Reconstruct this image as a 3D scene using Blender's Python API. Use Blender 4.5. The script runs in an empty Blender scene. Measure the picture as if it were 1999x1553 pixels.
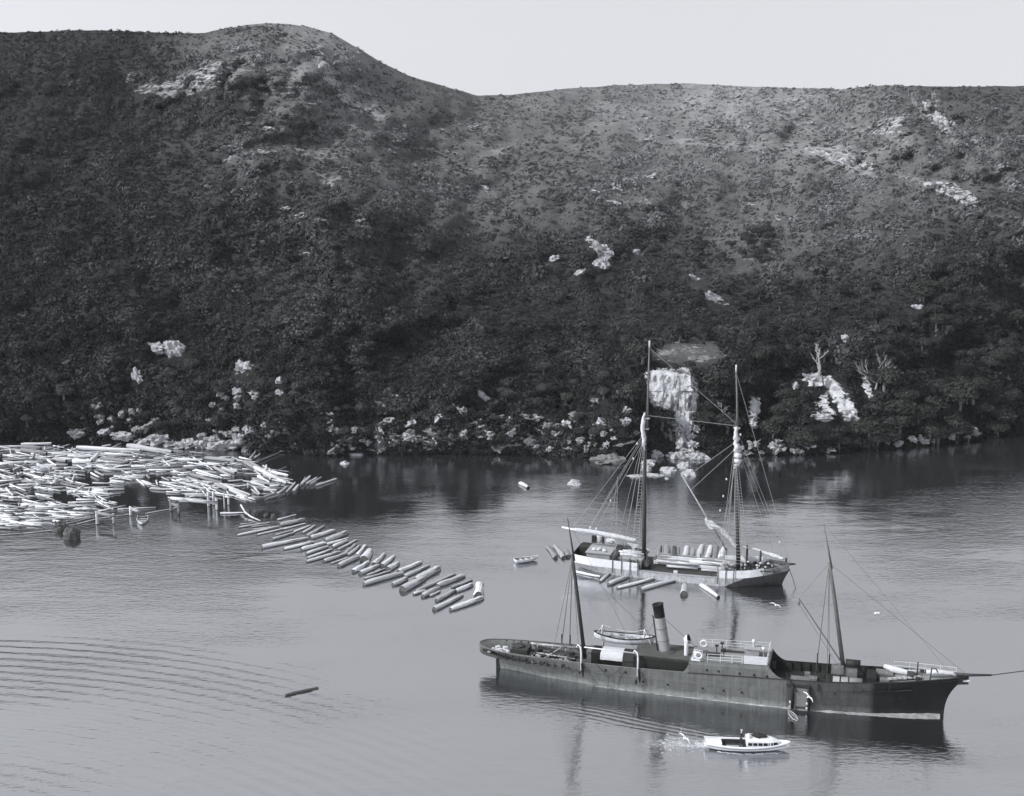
import bpy, math, random
import numpy as np
from mathutils import Vector, Matrix, noise
random.seed(7); np.random.seed(7)
scene = bpy.context.scene
COL = scene.collection
R = math.radians

# ------------------------------------------------------------------ camera model (photo is 1999 x 1553)
F_PX, CAM_H, PITCH = 2700.0, 65.0, math.radians(12.05)
_c, _s = math.cos(PITCH), math.sin(PITCH)
def ray(px, py):
    u = (px-999.5)/F_PX; v = (py-776.5)/F_PX
    return Vector((u, _c - v*_s, -_s - v*_c))
def P(px, py, z=0.0):                 # survey point on the level z seen at a photo pixel
    d = ray(px, py); t = (z-CAM_H)/d.z
    return Vector((d.x*t, d.y*t, z))
def pix(p):                           # world point -> photo pixel
    dx, dy, dz = p[0], p[1], p[2]-CAM_H
    zc = dy*_c - dz*_s; vc = -(dy*_s + dz*_c)
    return (999.5+F_PX*dx/zc, 776.5+F_PX*vc/zc)
cam = bpy.data.cameras.new('camera'); cam.sensor_width = 36; cam.lens = 36*F_PX/1999.0
cam.clip_start = 0.5; cam.clip_end = 6000
co = bpy.data.objects.new('camera', cam); COL.objects.link(co)
co.location = (0, 0, CAM_H); co.rotation_euler = (math.pi/2-PITCH, 0, 0)
scene.camera = co
scene.view_settings.view_transform = 'Standard'; scene.view_settings.look = 'None'
scene.view_settings.exposure = 0.7; scene.view_settings.gamma = 1
scene.render.engine = 'CYCLES'

# ------------------------------------------------------------------ light
SUN_EL, SUN_AZ = R(42), R(-108)       # azimuth measured from +Y towards +X: left and behind the camera
w = bpy.data.worlds.new('World'); scene.world = w; w.use_nodes = True
nt = w.node_tree; nt.nodes.clear()
def N(t, kind, **kw):
    n = t.nodes.new(kind)
    for k, v in kw.items(): setattr(n, k, v)
    return n
out = N(nt, 'ShaderNodeOutputWorld'); bg = N(nt, 'ShaderNodeBackground')
sky = N(nt, 'ShaderNodeTexSky', sky_type='NISHITA', sun_disc=False, sun_elevation=SUN_EL, sun_rotation=SUN_AZ)
sky.air_density = 1.0; sky.dust_density = 1.6
tc = N(nt, 'ShaderNodeTexCoord'); sep = N(nt, 'ShaderNodeSeparateXYZ'); cmb = N(nt, 'ShaderNodeCombineXYZ')
mx = N(nt, 'ShaderNodeMath', operation='MAXIMUM'); mx.inputs[1].default_value = 0.42
nt.links.new(tc.outputs['Generated'], sep.inputs[0])
nt.links.new(sep.outputs[0], cmb.inputs[0]); nt.links.new(sep.outputs[1], cmb.inputs[1])
nt.links.new(sep.outputs[2], mx.inputs[0]); nt.links.new(mx.outputs[0], cmb.inputs[2])
nt.links.new(cmb.outputs[0], sky.inputs[0])
bw = N(nt, 'ShaderNodeSeparateColor')           # blue-sensitive plate: the sky records by its blue light
nt.links.new(sky.outputs[0], bw.inputs[0])
tint = N(nt, 'ShaderNodeCombineXYZ')
for i, k in enumerate((0.93, 0.94, 1.0)):
    m = N(nt, 'ShaderNodeMath', operation='MULTIPLY'); m.inputs[1].default_value = k
    nt.links.new(bw.outputs[2], m.inputs[0]); nt.links.new(m.outputs[0], tint.inputs[i])
nt.links.new(tint.outputs[0], bg.inputs[0]); bg.inputs[1].default_value = 0.15
nt.links.new(bg.outputs[0], out.inputs[0])
sl = bpy.data.lights.new('sun', 'SUN'); sl.energy = 2.9; sl.angle = R(0.6); sl.color = (1.0, 0.985, 0.96)
so = bpy.data.objects.new('sun', sl); COL.objects.link(so)
sd = Vector((math.sin(SUN_AZ)*math.cos(SUN_EL), math.cos(SUN_AZ)*math.cos(SUN_EL), math.sin(SUN_EL)))
so.rotation_euler = sd.to_track_quat('Z', 'Y').to_euler(); so.location = (-60, -60, 120)

# ------------------------------------------------------------------ materials
def tone(v):
    k = min(1, v/.3); return (v*(.97-.02*k), v*(1.03-.05*k), v*(.99+.05*k), 1)
def mat(name, v, rough=0.75, var=0.25, scale=3.0, bump=0.0, metal=0.0, stretch=None, attr=None, spots=None, spec=0.3, rand=None, wet=None):
    m = bpy.data.materials.new(name); m.use_nodes = True; t = m.node_tree
    b = t.nodes['Principled BSDF']; b.inputs['Roughness'].default_value = rough; b.inputs['Metallic'].default_value = metal
    b.inputs['Specular IOR Level'].default_value = spec
    tcn = N(t, 'ShaderNodeTexCoord'); src = tcn.outputs['Object']
    if stretch:
        mp = N(t, 'ShaderNodeMapping'); mp.inputs['Scale'].default_value = stretch
        t.links.new(src, mp.inputs[0]); src = mp.outputs[0]
    nz = N(t, 'ShaderNodeTexNoise'); nz.inputs['Scale'].default_value = scale; nz.inputs['Detail'].default_value = 5; nz.inputs['Roughness'].default_value = .65
    t.links.new(src, nz.inputs['Vector'])
    rp = N(t, 'ShaderNodeMapRange'); rp.inputs['From Min'].default_value = .3; rp.inputs['From Max'].default_value = .7
    rp.inputs['To Min'].default_value = 1-var; rp.inputs['To Max'].default_value = 1+var
    t.links.new(nz.outputs[0], rp.inputs[0])
    fac = rp.outputs[0]
    if attr:
        a = N(t, 'ShaderNodeAttribute', attribute_name=attr)
        mm = N(t, 'ShaderNodeMath', operation='MULTIPLY'); t.links.new(fac, mm.inputs[0]); t.links.new(a.outputs['Fac'], mm.inputs[1]); fac = mm.outputs[0]
    if rand:
        oi = N(t, 'ShaderNodeObjectInfo'); rr = N(t, 'ShaderNodeMapRange'); rr.inputs['To Min'].default_value = rand[0]; rr.inputs['To Max'].default_value = rand[1]
        t.links.new(oi.outputs['Random'], rr.inputs[0]); mm = N(t, 'ShaderNodeMath', operation='MULTIPLY')
        t.links.new(fac, mm.inputs[0]); t.links.new(rr.outputs[0], mm.inputs[1]); fac = mm.outputs[0]
    if spots:                         # (scale, threshold, factor) worn or stained spots
        n2 = N(t, 'ShaderNodeTexNoise'); n2.inputs['Scale'].default_value = spots[0]; n2.inputs['Detail'].default_value = 4
        t.links.new(src, n2.inputs['Vector'])
        r2 = N(t, 'ShaderNodeMapRange'); r2.inputs['From Min'].default_value = spots[1]-.03; r2.inputs['From Max'].default_value = spots[1]+.03
        r2.inputs['To Min'].default_value = 1; r2.inputs['To Max'].default_value = spots[2]
        t.links.new(n2.outputs[0], r2.inputs[0])
        mm = N(t, 'ShaderNodeMath', operation='MULTIPLY'); t.links.new(fac, mm.inputs[0]); t.links.new(r2.outputs[0], mm.inputs[1]); fac = mm.outputs[0]
    if wet:                           # soaked band just above the water
        ge = N(t, 'ShaderNodeNewGeometry'); sz = N(t, 'ShaderNodeSeparateXYZ'); t.links.new(ge.outputs['Position'], sz.inputs[0])
        ad = N(t, 'ShaderNodeMath', operation='MULTIPLY_ADD'); ad.inputs[1].default_value = -.18; t.links.new(nz.outputs[0], ad.inputs[0]); t.links.new(sz.outputs[2], ad.inputs[2])
        r3 = N(t, 'ShaderNodeMapRange'); r3.inputs['From Min'].default_value = wet*.35-.09; r3.inputs['From Max'].default_value = wet-.09; r3.inputs['To Min'].default_value = .22; r3.inputs['To Max'].default_value = 1
        t.links.new(ad.outputs[0], r3.inputs[0]); mm = N(t, 'ShaderNodeMath', operation='MULTIPLY'); t.links.new(fac, mm.inputs[0]); t.links.new(r3.outputs[0], mm.inputs[1]); fac = mm.outputs[0]
    vm = N(t, 'ShaderNodeVectorMath', operation='SCALE'); vm.inputs[0].default_value = tone(v)[:3]
    t.links.new(fac, vm.inputs['Scale']); t.links.new(vm.outputs[0], b.inputs['Base Color'])
    if bump:
        bp = N(t, 'ShaderNodeBump'); bp.inputs['Strength'].default_value = bump; bp.inputs['Distance'].default_value = .2
        t.links.new(nz.outputs[0], bp.inputs['Height']); t.links.new(bp.outputs[0], b.inputs['Normal'])
    return m
M = {}
def mk(name, *a, **k): M[name] = mat(name, *a, **k); return M[name]
mk('foliage', 1.0, .8, .3, 1.2, attr='leaf', spec=.15)
mk('bark', .12, .9, .35, 6, bump=.4)
mk('dead_wood', .24, .85, .25, 4, bump=.3)
mk('rock', .20, .9, .30, .55, bump=.7, spots=(1.3, .60, .5))
mk('pale_rock', .30, .9, .28, .5, bump=.6, stretch=(1.6, 1.6, .5), spots=(.9, .62, .5))
mk('log', .50, .9, .4, 3.5, bump=.9, stretch=(.5, 1.5, 1.5), spots=(2.2, .57, .4), rand=(.55, 1.15), wet=.17)
mk('log_pale', .46, .85, .25, 3.0, bump=.4, stretch=(.25, 1.5, 1.5), spots=(1.2, .60, .45), rand=(.32, 1.15), wet=.14)
mk('log_end', .07, .9, .4, 5, bump=.3)
mk('log_dark', .06, .9, .4, 3, bump=.5, stretch=(.25, 1.5, 1.5))
mk('white_paint', .52, .55, .10, 2.0, spots=(1.1, .66, .75))
mk('launch_white', .6, .35, .05, 2.0)
mk('canvas', .43, .95, .12, 5, bump=.5)
mk('hull_grey', .11, .6, .22, .9, bump=.15, spots=(1.4, .63, 1.35))
mk('hull_dark', .022, .6, .3, 1.5, spec=.15)
mk('black_paint_shade', .014, .6, .3, 2, spec=.12)  # black paint, also used as painted shade on casing and bridge front
mk('boot_band', .20, .8, .5, 1.6, stretch=(.6, 1, 1.5))
mk('deck_plank', .17, .85, .22, 2.5, stretch=(.3, 5, 1))
mk('deck_steel', .055, .8, .3, 2)
mk('funnel_grey', .20, .6, .15, 1.4)
mk('mast_dark', .03, .6, .3, 2)
mk('mast_grey', .09, .6, .2, 2)
mk('rope', .05, .9, .2, 9)
mk('rope_pale', .24, .9, .2, 9)
mk('timber', .24, .9, .28, 2.2, stretch=(.3, 4, 2))
mk('schooner_lower', .36, .8, .28, 1.6, stretch=(1.4, 1, .5), spots=(2.2, .60, .7))
mk('cloth_dark', .02, .9, .2, 8)
mk('skin', .42, .6, .05, 8)
mk('feather', .8, .8, .05, 8)
mk('foam', .42, .6, .1, 5)

# ------------------------------------------------------------------ mesh helpers
def setp(o, label=None, cat=None, group=None, kind=None):
    if label: o['label'] = label
    if cat: o['category'] = cat
    if group: o['group'] = group
    if kind: o['kind'] = kind
    return o
def empty(name, loc=(0, 0, 0), rz=0, label=None, cat=None, group=None):
    o = bpy.data.objects.new(name, None); COL.objects.link(o); o.empty_display_size = .3
    o.location = loc; o.rotation_euler = (0, 0, rz)
    return setp(o, label, cat, group)
class MB:
    def __init__(s): s.v = []; s.f = []; s.mi = []; s.cur = 0
    def add(s, vs, fs):
        b = len(s.v); s.v += [tuple(x) for x in vs]
        for f in fs: s.f.append(tuple(i+b for i in f)); s.mi.append(s.cur)
        return s
    def box(s, c, d, rz=0, ry=0, rx=0):
        m = Matrix.Rotation(rz, 3, 'Z') @ Matrix.Rotation(ry, 3, 'Y') @ Matrix.Rotation(rx, 3, 'X')
        vs = [Vector(c)+m @ Vector((x*d[0]/2, y*d[1]/2, z*d[2]/2)) for x in (-1, 1) for y in (-1, 1) for z in (-1, 1)]
        return s.add(vs, [(0, 1, 3, 2), (4, 6, 7, 5), (0, 4, 5, 1), (2, 3, 7, 6), (0, 2, 6, 4), (1, 5, 7, 3)])
    def tube(s, pts, r, n=8, cap=True, wob=0):
        pts = [Vector(p) for p in pts]; k = len(pts)
        rs = r if isinstance(r, (list, tuple)) else [r]*k
        b = len(s.v); up = None
        for i, p in enumerate(pts):
            d = (pts[min(i+1, k-1)]-pts[max(i-1, 0)]).normalized()
            if up is None: up = Vector((0, 0, 1)) if abs(d.z) < .9 else Vector((1, 0, 0))
            x = d.cross(up).normalized(); y = x.cross(d); up = y
            for j in range(n):
                a = 2*math.pi*j/n; rr = rs[i]*(1+(random.uniform(-wob, wob) if wob else 0))
                s.v.append(tuple(p+x*math.cos(a)*rr+y*math.sin(a)*rr))
        for i in range(k-1):
            for j in range(n):
                s.f.append((b+i*n+j, b+i*n+(j+1) % n, b+(i+1)*n+(j+1) % n, b+(i+1)*n+j)); s.mi.append(s.cur)
        if cap:
            s.f.append(tuple(b+j for j in range(n))[::-1]); s.mi.append(s.cur)
            s.f.append(tuple(b+(k-1)*n+j for j in range(n))); s.mi.append(s.cur)
        return s
    def grid(s, rows, closed=False):    # rows of equal length point lists
        b = len(s.v); n = len(rows[0])
        for r in rows: s.v += [tuple(p) for p in r]
        for i in range(len(rows)-1):
            for j in range(n if closed else n-1):
                s.f.append((b+i*n+j, b+i*n+(j+1) % n, b+(i+1)*n+(j+1) % n, b+(i+1)*n+j)); s.mi.append(s.cur)
        return s
    def lathe(s, c, prof, n=16, axis=None):
        m = Matrix.Identity(3) if axis is None else Vector(axis).to_track_quat('Z', 'Y').to_matrix()
        rows = [[Vector(c)+m @ Vector((r*math.cos(2*math.pi*j/n), r*math.sin(2*math.pi*j/n), z)) for j in range(n)] for r, z in prof]
        return s.grid(rows, True)
    def ball(s, c, d, n=10, amp=0, seed=0, fr=1.0):
        rows = []
        for i in range(n+1):
            th = math.pi*i/n; row = []
            for j in range(2*n):
                ph = math.pi*j/n
                q = Vector((math.sin(th)*math.cos(ph), math.sin(th)*math.sin(ph), math.cos(th)))
                k = 1+(amp*noise.fractal(q*fr+Vector((seed*7.1, seed*3.3, 0)), 1, 2, 4) if amp else 0)
                row.append((c[0]+q.x*d[0]/2*k, c[1]+q.y*d[1]/2*k, c[2]+q.z*d[2]/2*k))
            rows.append(row)
        return s.grid(rows, True)
    def build(s, name, m, parent=None, smooth=False, label=None, link=True):
        me = bpy.data.meshes.new(name); me.from_pydata(s.v, [], s.f)
        for x in (m if isinstance(m, (list, tuple)) else [m]): me.materials.append(M[x] if isinstance(x, str) else x)
        if isinstance(m, (list, tuple)): me.polygons.foreach_set('material_index', s.mi)
        if smooth: me.polygons.foreach_set('use_smooth', [True]*len(me.polygons))
        me.update()
        o = bpy.data.objects.new(name, me)
        if link: COL.objects.link(o)
        if parent: o.parent = parent
        if label: o['label'] = label
        return o
def interp(x, xs, ys): return float(np.interp(x, xs, ys))
def sstep(a, b, x):
    t = min(1, max(0, (x-a)/(b-a))); return t*t*(3-2*t)
def fb(x, y, z=0, o=4): return noise.fractal(Vector((x, y, z)), 1.0, 2.0, o)

OC = [(1172, 492, 25, 15, 15, 'large pale rounded rock face high in the middle of the slope'), (1174, 520, 15, 17, 0, 'pale rock face directly below the large rounded one'),
 (1150, 471, 10, 8, 30, 'small pale rock just above the large rounded rock face'), (1080, 507, 12, 7, -30, 'small pale rock well left of the large rounded rock face'),
 (1241, 494, 12, 6, 10, 'small pale rock well right of the large rounded rock face'), (1130, 534, 13, 5, -30, 'thin pale ledge lower left of the large rounded rock face'),
 (345, 684, 26, 15, 28, 'largest pale bluff on the slope above the log pond'), (304, 680, 20, 11, 5, 'smaller pale bluff joined to the left of the largest one'),
 (270, 738, 9, 20, -25, 'narrow upright pale rock above the log pond'), (480, 720, 24, 13, 5, 'grey rounded rock above the right end of the log pond'),
 (465, 763, 14, 8, 20, 'bright small slab below the grey rounded rock'), (545, 744, 8, 8, 0, 'small round pale boulder, upper of a pair on the dark slope'),
 (546, 766, 11, 6, 0, 'small round pale boulder, lower of a pair on the dark slope'), (937, 768, 24, 8, 38, 'pale slanting slab on the middle slope'),
 (1398, 582, 25, 7, 26, 'long pale slanting slab right of and above the grassy bench'), (1361, 546, 18, 5, 35, 'narrow pale slanting slab upslope of the longest slanting one'),
 (1590, 742, 24, 13, 25, 'pale rock at the foot of the tall bleached dead tree'),
 (1598, 815, 24, 8, 0, 'low pale ledge left of the long slip'),
 (1552, 757, 7, 12, 0, 'small striped upright rock left of the dead tree'), (945, 369, 10, 7, 0, 'small bright boulder alone on the open upper slope'),
 (1790, 600, 16, 6, 0, 'small pale ledge on the wooded right slope'), (1652, 660, 10, 8, 30, 'small pale rock in the wooded right slope')]
EXC = [(1472, 808, 12, 34), (1691, 756, 14, 28)]+[(o[0], o[1]+4, o[2], o[3]+4) for o in OC]+[(1310, 770, 52, 55), (1335, 850, 22, 50), (1345, 690, 74, 27), (1625, 765, 26, 36), (1655, 810, 24, 26)]
def excl(px, py, r=0): return any(((px-a)/(c+r*.6))**2+((py-b-r*.8)/(d+r*.9))**2 < 1 for a, b, c, d in EXC)
# ------------------------------------------------------------------ terrain: surveyed as distance along each sight line
SX = [-900, -300, 0, 300, 500, 640, 800, 1000, 1170, 1240, 1300, 1400, 1450, 1600, 1800, 1960, 2300, 3000]
SY = [845, 855, 862, 866, 880, 888, 885, 885, 893, 903, 905, 894, 890, 885, 870, 850, 815, 760]
RX = [-900, -300, 0, 44, 200, 330, 400, 440, 480, 520, 560, 600, 650, 700, 750, 800, 850, 900, 930, 1000, 1100, 1200, 1330, 1450, 1640, 1680, 1720, 1800, 1960, 2300, 3000]
RY = [90, 72, 64, 62, 58, 64, 64, 55, 48, 45, 46, 50, 66, 94, 124, 148, 163, 177, 186, 184, 173, 166, 162, 168, 174, 170, 166, 168, 168, 160, 150]
DX = [-900, 0, 300, 420, 520, 700, 930, 1330, 1640, 1800, 1960, 3000]
DR = [420, 480, 490, 490, 500, 520, 600, 660, 560, 500, 470, 400]
def shore_y(x): return interp(x, SX, SY)+2.5*fb(x*.012, 3.1)
def ridge_y(x): return interp(x, RX, RY)+1.2*fb(x*.03, 9.7)
def terr(px, v):
    ys, yr = shore_y(px), ridge_y(px); dr = interp(px, DX, DR)
    py = ys+(yr-ys)*v
    base = P(px, ys).y
    g = .06*v+.94*v**2.25
    D = base+(dr-base)*g
    w = (1-sstep(.9, 1, v))*sstep(0, .05, v)
    q = fb(px*.0042, py*.0062, 1.3, 5)*16+fb(px*.03, py*.045, 3.7, 3)*1.8+fb(px*.013, py*.02, 7.7, 4)*4.5+abs(fb(px*.006-py*.003, py*.004, 4.4, 3))*-9
    D += w*q*(.25+1.5*v)*(.55+.45*sstep(300, 700, px))
    # ribs and gullies of the summit and of the right hand slope
    rk = math.exp(-((px-560)/230)**2-((py-160)/120)**2)+.8*math.exp(-((px-1760)/230)**2-((py-290)/110)**2)+.35*sstep(520, 250, py)
    rg = 1-2*abs(fb(px*.011+py*.006, py*.016, 12.3, 4)); D += w*rk*(rg*9+abs(fb(px*.03, py*.05, 6.1, 3))*5)
    # bench above the cliff
    cw = sstep(1215, 1260, px)*(1-sstep(1400, 1450, px))
    if cw > 0:
        D2 = interp(py, [500, 600, 655, 712, 725, 850, 910], [330, 306, 290, 268, 262, 257, 252])
        D += (D2-D)*cw*sstep(470, 600, py)
    d = ray(px, py); t = D/d.y
    h = CAM_H+d.z*t
    return Vector((d.x*t, D, h)), py
NX, NV = 520, 190
cols = np.linspace(-700, 2700, NX); vs = np.linspace(0, 1, NV)
G = np.zeros((NV, NX, 3)); GP = np.zeros((NV, NX))
for j, x in enumerate(cols):
    for i, v in enumerate(vs):
        p, py = terr(float(x), float(v)); G[i, j] = p; GP[i, j] = py
def T(px, py):                       # point and normal of the ground seen at a photo pixel
    ys, yr = shore_y(px), ridge_y(px); v = min(.999, max(0, (py-ys)/(yr-ys)))
    fx = (px-cols[0])/(cols[1]-cols[0]); j = int(min(NX-2, max(0, fx))); i = int(v*(NV-1)); a = fx-j; b = v*(NV-1)-i
    A = G[i, j]*(1-a)+G[i, j+1]*a; B = G[i+1, j]*(1-a)+G[i+1, j+1]*a
    p = Vector(A*(1-b)+B*b); n = Vector(G[i, j+1]-G[i, j]).cross(Vector(G[i+1, j]-G[i, j])).normalized()
    if n.z < 0: n = -n
    return p, n
# land cover (scrub tone per 200 x 100 px sample of the hill, dark bush low down, pale fern and grass high up; shaded slopes painted in as darker tone)
LX = [50, 250, 450, 650, 850, 1050, 1250, 1450, 1650, 1850]
LY = [100, 200, 300, 400, 500, 600, 700, 800, 880]
LV = [[40, 38, 95, 140, 110, 105, 115, 115, 85, 60], [42, 36, 50, 130, 85, 105, 135, 150, 100, 60],
      [32, 36, 62, 92, 92, 92, 100, 100, 110, 90], [28, 32, 45, 52, 82, 75, 80, 85, 85, 70],
      [26, 30, 44, 50, 52, 42, 40, 66, 60, 48], [26, 34, 40, 46, 40, 35, 38, 34, 36, 32],
      [24, 30, 28, 34, 34, 34, 28, 26, 30, 24], [24, 28, 34, 34, 38, 34, 26, 22, 24, 18], [24, 28, 32, 32, 34, 32, 24, 20, 18, 14]]
LVn = np.array(LV)/1000.0; LVn = np.where(LVn > .05, LVn+(LVn-.05)*.5, LVn*.78)  # dark samples lowered further, deepening the painted shade of the left slope
def cover_shade(px, py):
    fx = min(8.999, max(0, np.interp(px, LX, range(10)))); fy = min(7.999, max(0, np.interp(py, LY, range(9))))
    i, j = int(fy), int(fx); a, b = fx-j, fy-i
    return float((LVn[i, j]*(1-a)+LVn[i, j+1]*a)*(1-b)+(LVn[i+1, j]*(1-a)+LVn[i+1, j+1]*a)*b)
# bare ground, scree and slips: cx, cy, rx, ry, tilt deg, strength
BARE = [(400, 150, 110, 26, -18, .8), (320, 178, 60, 14, 5, .9), (270, 150, 34, 9, -5, .7), (455, 115, 50, 16, -35, .7), (640, 120, 16, 62, -18, .8),
 (700, 190, 46, 26, 25, .8), (735, 225, 34, 9, 25, .9), (590, 190, 60, 60, 0, .45), (530, 250, 60, 10, 5, .5), (490, 292, 80, 10, 5, .55), (460, 312, 50, 8, 5, .5), (615, 300, 70, 12, 10, .55),
 (645, 350, 26, 12, 10, .8), (820, 294, 90, 8, 2, .55), (970, 297, 34, 8, -5, .8), (945, 368, 12, 8, 0, 1), (900, 250, 60, 8, 0, .4), (930, 330, 60, 10, 0, .4),
 (1360, 276, 130, 9, 3, .8), (1440, 290, 60, 6, 3, .9), (1280, 230, 70, 9, 0, .55), (1470, 195, 90, 14, 0, .5), (1540, 225, 50, 16, 20, .6), (1600, 292, 90, 16, 5, .9), (1655, 322, 60, 10, 22, 1),
 (1700, 250, 44, 16, -20, .7), (1760, 268, 50, 14, 15, .65), (1810, 215, 30, 30, 40, .6), (1850, 270, 40, 14, 35, .6), (1840, 368, 70, 12, 18, .85), (1880, 392, 44, 8, 28, .8), (1790, 350, 60, 8, 12, .7), (1945, 340, 26, 11, 40, .9),
 (1250, 395, 70, 12, 5, .5), (1190, 375, 60, 9, 5, .45), (1260, 345, 50, 8, 0, .4), (1480, 420, 50, 24, 30, .4), (640, 552, 26, 8, 10, .6), (590, 573, 26, 6, 0, .5), (595, 495, 14, 5, 0, .9), (1470, 490, 60, 30, 30, .4),
 (600, 420, 120, 10, 5, .3), (700, 520, 200, 30, 5, .25), (250, 822, 60, 28, 10, .55), (150, 845, 40, 18, -20, .6), (470, 850, 90, 26, 0, .6), (440, 790, 26, 26, 0, .5), (480, 745, 60, 36, 20, .4),
 (700, 850, 60, 40, 0, .5), (830, 850, 70, 30, 0, .6), (900, 820, 90, 30, 20, .42), (1050, 850, 80, 30, 0, .6), (1130, 830, 60, 50, 0, .5), (780, 790, 60, 30, 20, .4), (1340, 690, 84, 24, 3, .5), (1300, 665, 60, 8, 0, .6), (1330, 860, 40, 50, 0, .7),
 (1600, 760, 50, 40, 30, .45), (1560, 870, 90, 12, 0, .4), (1925, 575, 12, 34, -30, .7), (1790, 640, 60, 18, 20, .35), (1680, 660, 60, 20, 10, .3), (1400, 585, 34, 9, 28, .8), (1440, 605, 24, 5, 28, .7)]
BA = np.array(BARE)
def bare(px, py):
    dx = px-BA[:, 0]; dy = py-BA[:, 1]; c = np.cos(np.radians(BA[:, 4])); s = np.sin(np.radians(BA[:, 4]))
    u = (dx*c+dy*s)/BA[:, 2]; v = (-dx*s+dy*c)/BA[:, 3]; r = u*u+v*v
    return float(np.max(np.clip(1.25-r*.75, 0, 1)*BA[:, 5]))
V = []; pale = []; lc = []
LEAF0, LEAF1 = -12.0, 1
below = [(-6, -6)]
rows = []
# underwater skirt, hill face, far side
sk = G[0].copy(); sk[:, 2] = -6; sk[:, 1] -= 7
rows.append(sk); prow = [GP[0]]
for i in range(NV): rows.append(G[i]); prow.append(GP[i])
for k, (dd, dz) in enumerate([(12, -.5), (40, -6), (90, -18), (160, -36)]):
    b = G[-1].copy(); sc = (b[:, 1]+dd)/b[:, 1]; b[:, 0] *= sc; b[:, 1] += dd; b[:, 2] += dz; rows.append(b); prow.append(GP[-1])
A = np.array(rows); NR = A.shape[0]
me = bpy.data.meshes.new('hillside'); idx = np.arange(NR*NX).reshape(NR, NX)
quads = np.stack([idx[:-1, :-1], idx[:-1, 1:], idx[1:, 1:], idx[1:, :-1]], -1).reshape(-1, 4)
def fast_mesh(me, verts, quads):
    me.vertices.add(len(verts)); me.vertices.foreach_set('co', verts.astype(np.float32).ravel())
    nq = len(quads); k = quads.shape[1]
    me.loops.add(nq*k); me.loops.foreach_set('vertex_index', quads.astype(np.int32).ravel())
    me.polygons.add(nq); me.polygons.foreach_set('loop_start', np.arange(0, nq*k, k, dtype=np.int32)); me.polygons.foreach_set('loop_total', np.full(nq, k, dtype=np.int32))
    me.update(calc_edges=True)
fast_mesh(me, A.reshape(-1, 3), quads)
at1 = me.attributes.new('bare', 'FLOAT', 'POINT'); at2 = me.attributes.new('cover_shade', 'FLOAT', 'POINT')
B1 = np.zeros((NR, NX)); B2 = np.zeros((NR, NX))
for i in range(NR):
    for j in range(NX):
        if -60 < cols[j] < 2060: B1[i, j] = bare(cols[j], prow[i][j])
        B2[i, j] = cover_shade(cols[j], prow[i][j])
        q_ = ((cols[j]-1345)/80)**2+((prow[i][j]-688)/30)**2
        if q_ < 1: B2[i, j] += .075*(1-q_)**.5
at1.data.foreach_set('value', B1.ravel().astype(np.float32)); at2.data.foreach_set('value', B2.ravel().astype(np.float32))
me.polygons.foreach_set('use_smooth', [True]*len(me.polygons))
hill = bpy.data.objects.new('hillside', me); COL.objects.link(hill); hill['kind'] = 'structure'
gm = bpy.data.materials.new('hill_ground'); gm.use_nodes = True; t = gm.node_tree; b = t.nodes['Principled BSDF']
b.inputs['Roughness'].default_value = .95; b.inputs['Specular IOR Level'].default_value = .1
geo = N(t, 'ShaderNodeNewGeometry')
def nz_(scale, det=6, rough=.65):
    n = N(t, 'ShaderNodeTexNoise'); n.inputs['Scale'].default_value = scale; n.inputs['Detail'].default_value = det; n.inputs['Roughness'].default_value = rough
    t.links.new(geo.outputs['Position'], n.inputs['Vector']); return n.outputs[0]
def math_(op, a, b_=None, c=None):
    n = N(t, 'ShaderNodeMath', operation=op)
    for i, x in enumerate((a, b_, c)):
        if x is None: continue
        if isinstance(x, (int, float)): n.inputs[i].default_value = x
        else: t.links.new(x, n.inputs[i])
    return n.outputs[0]
ab = N(t, 'ShaderNodeAttribute', attribute_name='bare').outputs['Fac']; ac = N(t, 'ShaderNodeAttribute', attribute_name='cover_shade').outputs['Fac']
n1 = nz_(.22, 8, .7); n2 = nz_(1.1, 6, .7)
s1 = math_('ADD', ab, math_('MULTIPLY', math_('SUBTRACT', n1, .5), 3.2)); s1 = math_('ADD', s1, math_('MULTIPLY', math_('SUBTRACT', n2, .5), 1.8))
mr = N(t, 'ShaderNodeMapRange'); mr.inputs['From Min'].default_value = .58; mr.inputs['From Max'].default_value = .9; t.links.new(s1, mr.inputs[0])
n3 = nz_(.05, 7, .75)
grass = math_('MULTIPLY', math_('MULTIPLY', ac, math_('ADD', .82, math_('MULTIPLY', ac, 1.1))), math_('MULTIPLY', math_('MAXIMUM', .25, math_('ADD', -.5, math_('MULTIPLY', n2, 3.0))), math_('ADD', -.1, math_('MULTIPLY', n3, 2.2))))
rockv = math_('MULTIPLY', .22, math_('ADD', .5, n2))
val = math_('ADD', math_('MULTIPLY', grass, math_('SUBTRACT', 1, mr.outputs[0])), math_('MULTIPLY', rockv, mr.outputs[0]))
vm = N(t, 'ShaderNodeVectorMath', operation='SCALE'); vm.inputs[0].default_value = (.95, .985, 1.0); t.links.new(val, vm.inputs['Scale']); t.links.new(vm.outputs[0], b.inputs['Base Color'])
bp = N(t, 'ShaderNodeBump'); bp.inputs['Strength'].default_value = .9; bp.inputs['Distance'].default_value = .8
t.links.new(math_('ADD', n2, math_('MULTIPLY', n1, 1.5)), bp.inputs['Height']); t.links.new(bp.outputs[0], b.inputs['Normal'])
me.materials.append(gm)

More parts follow.
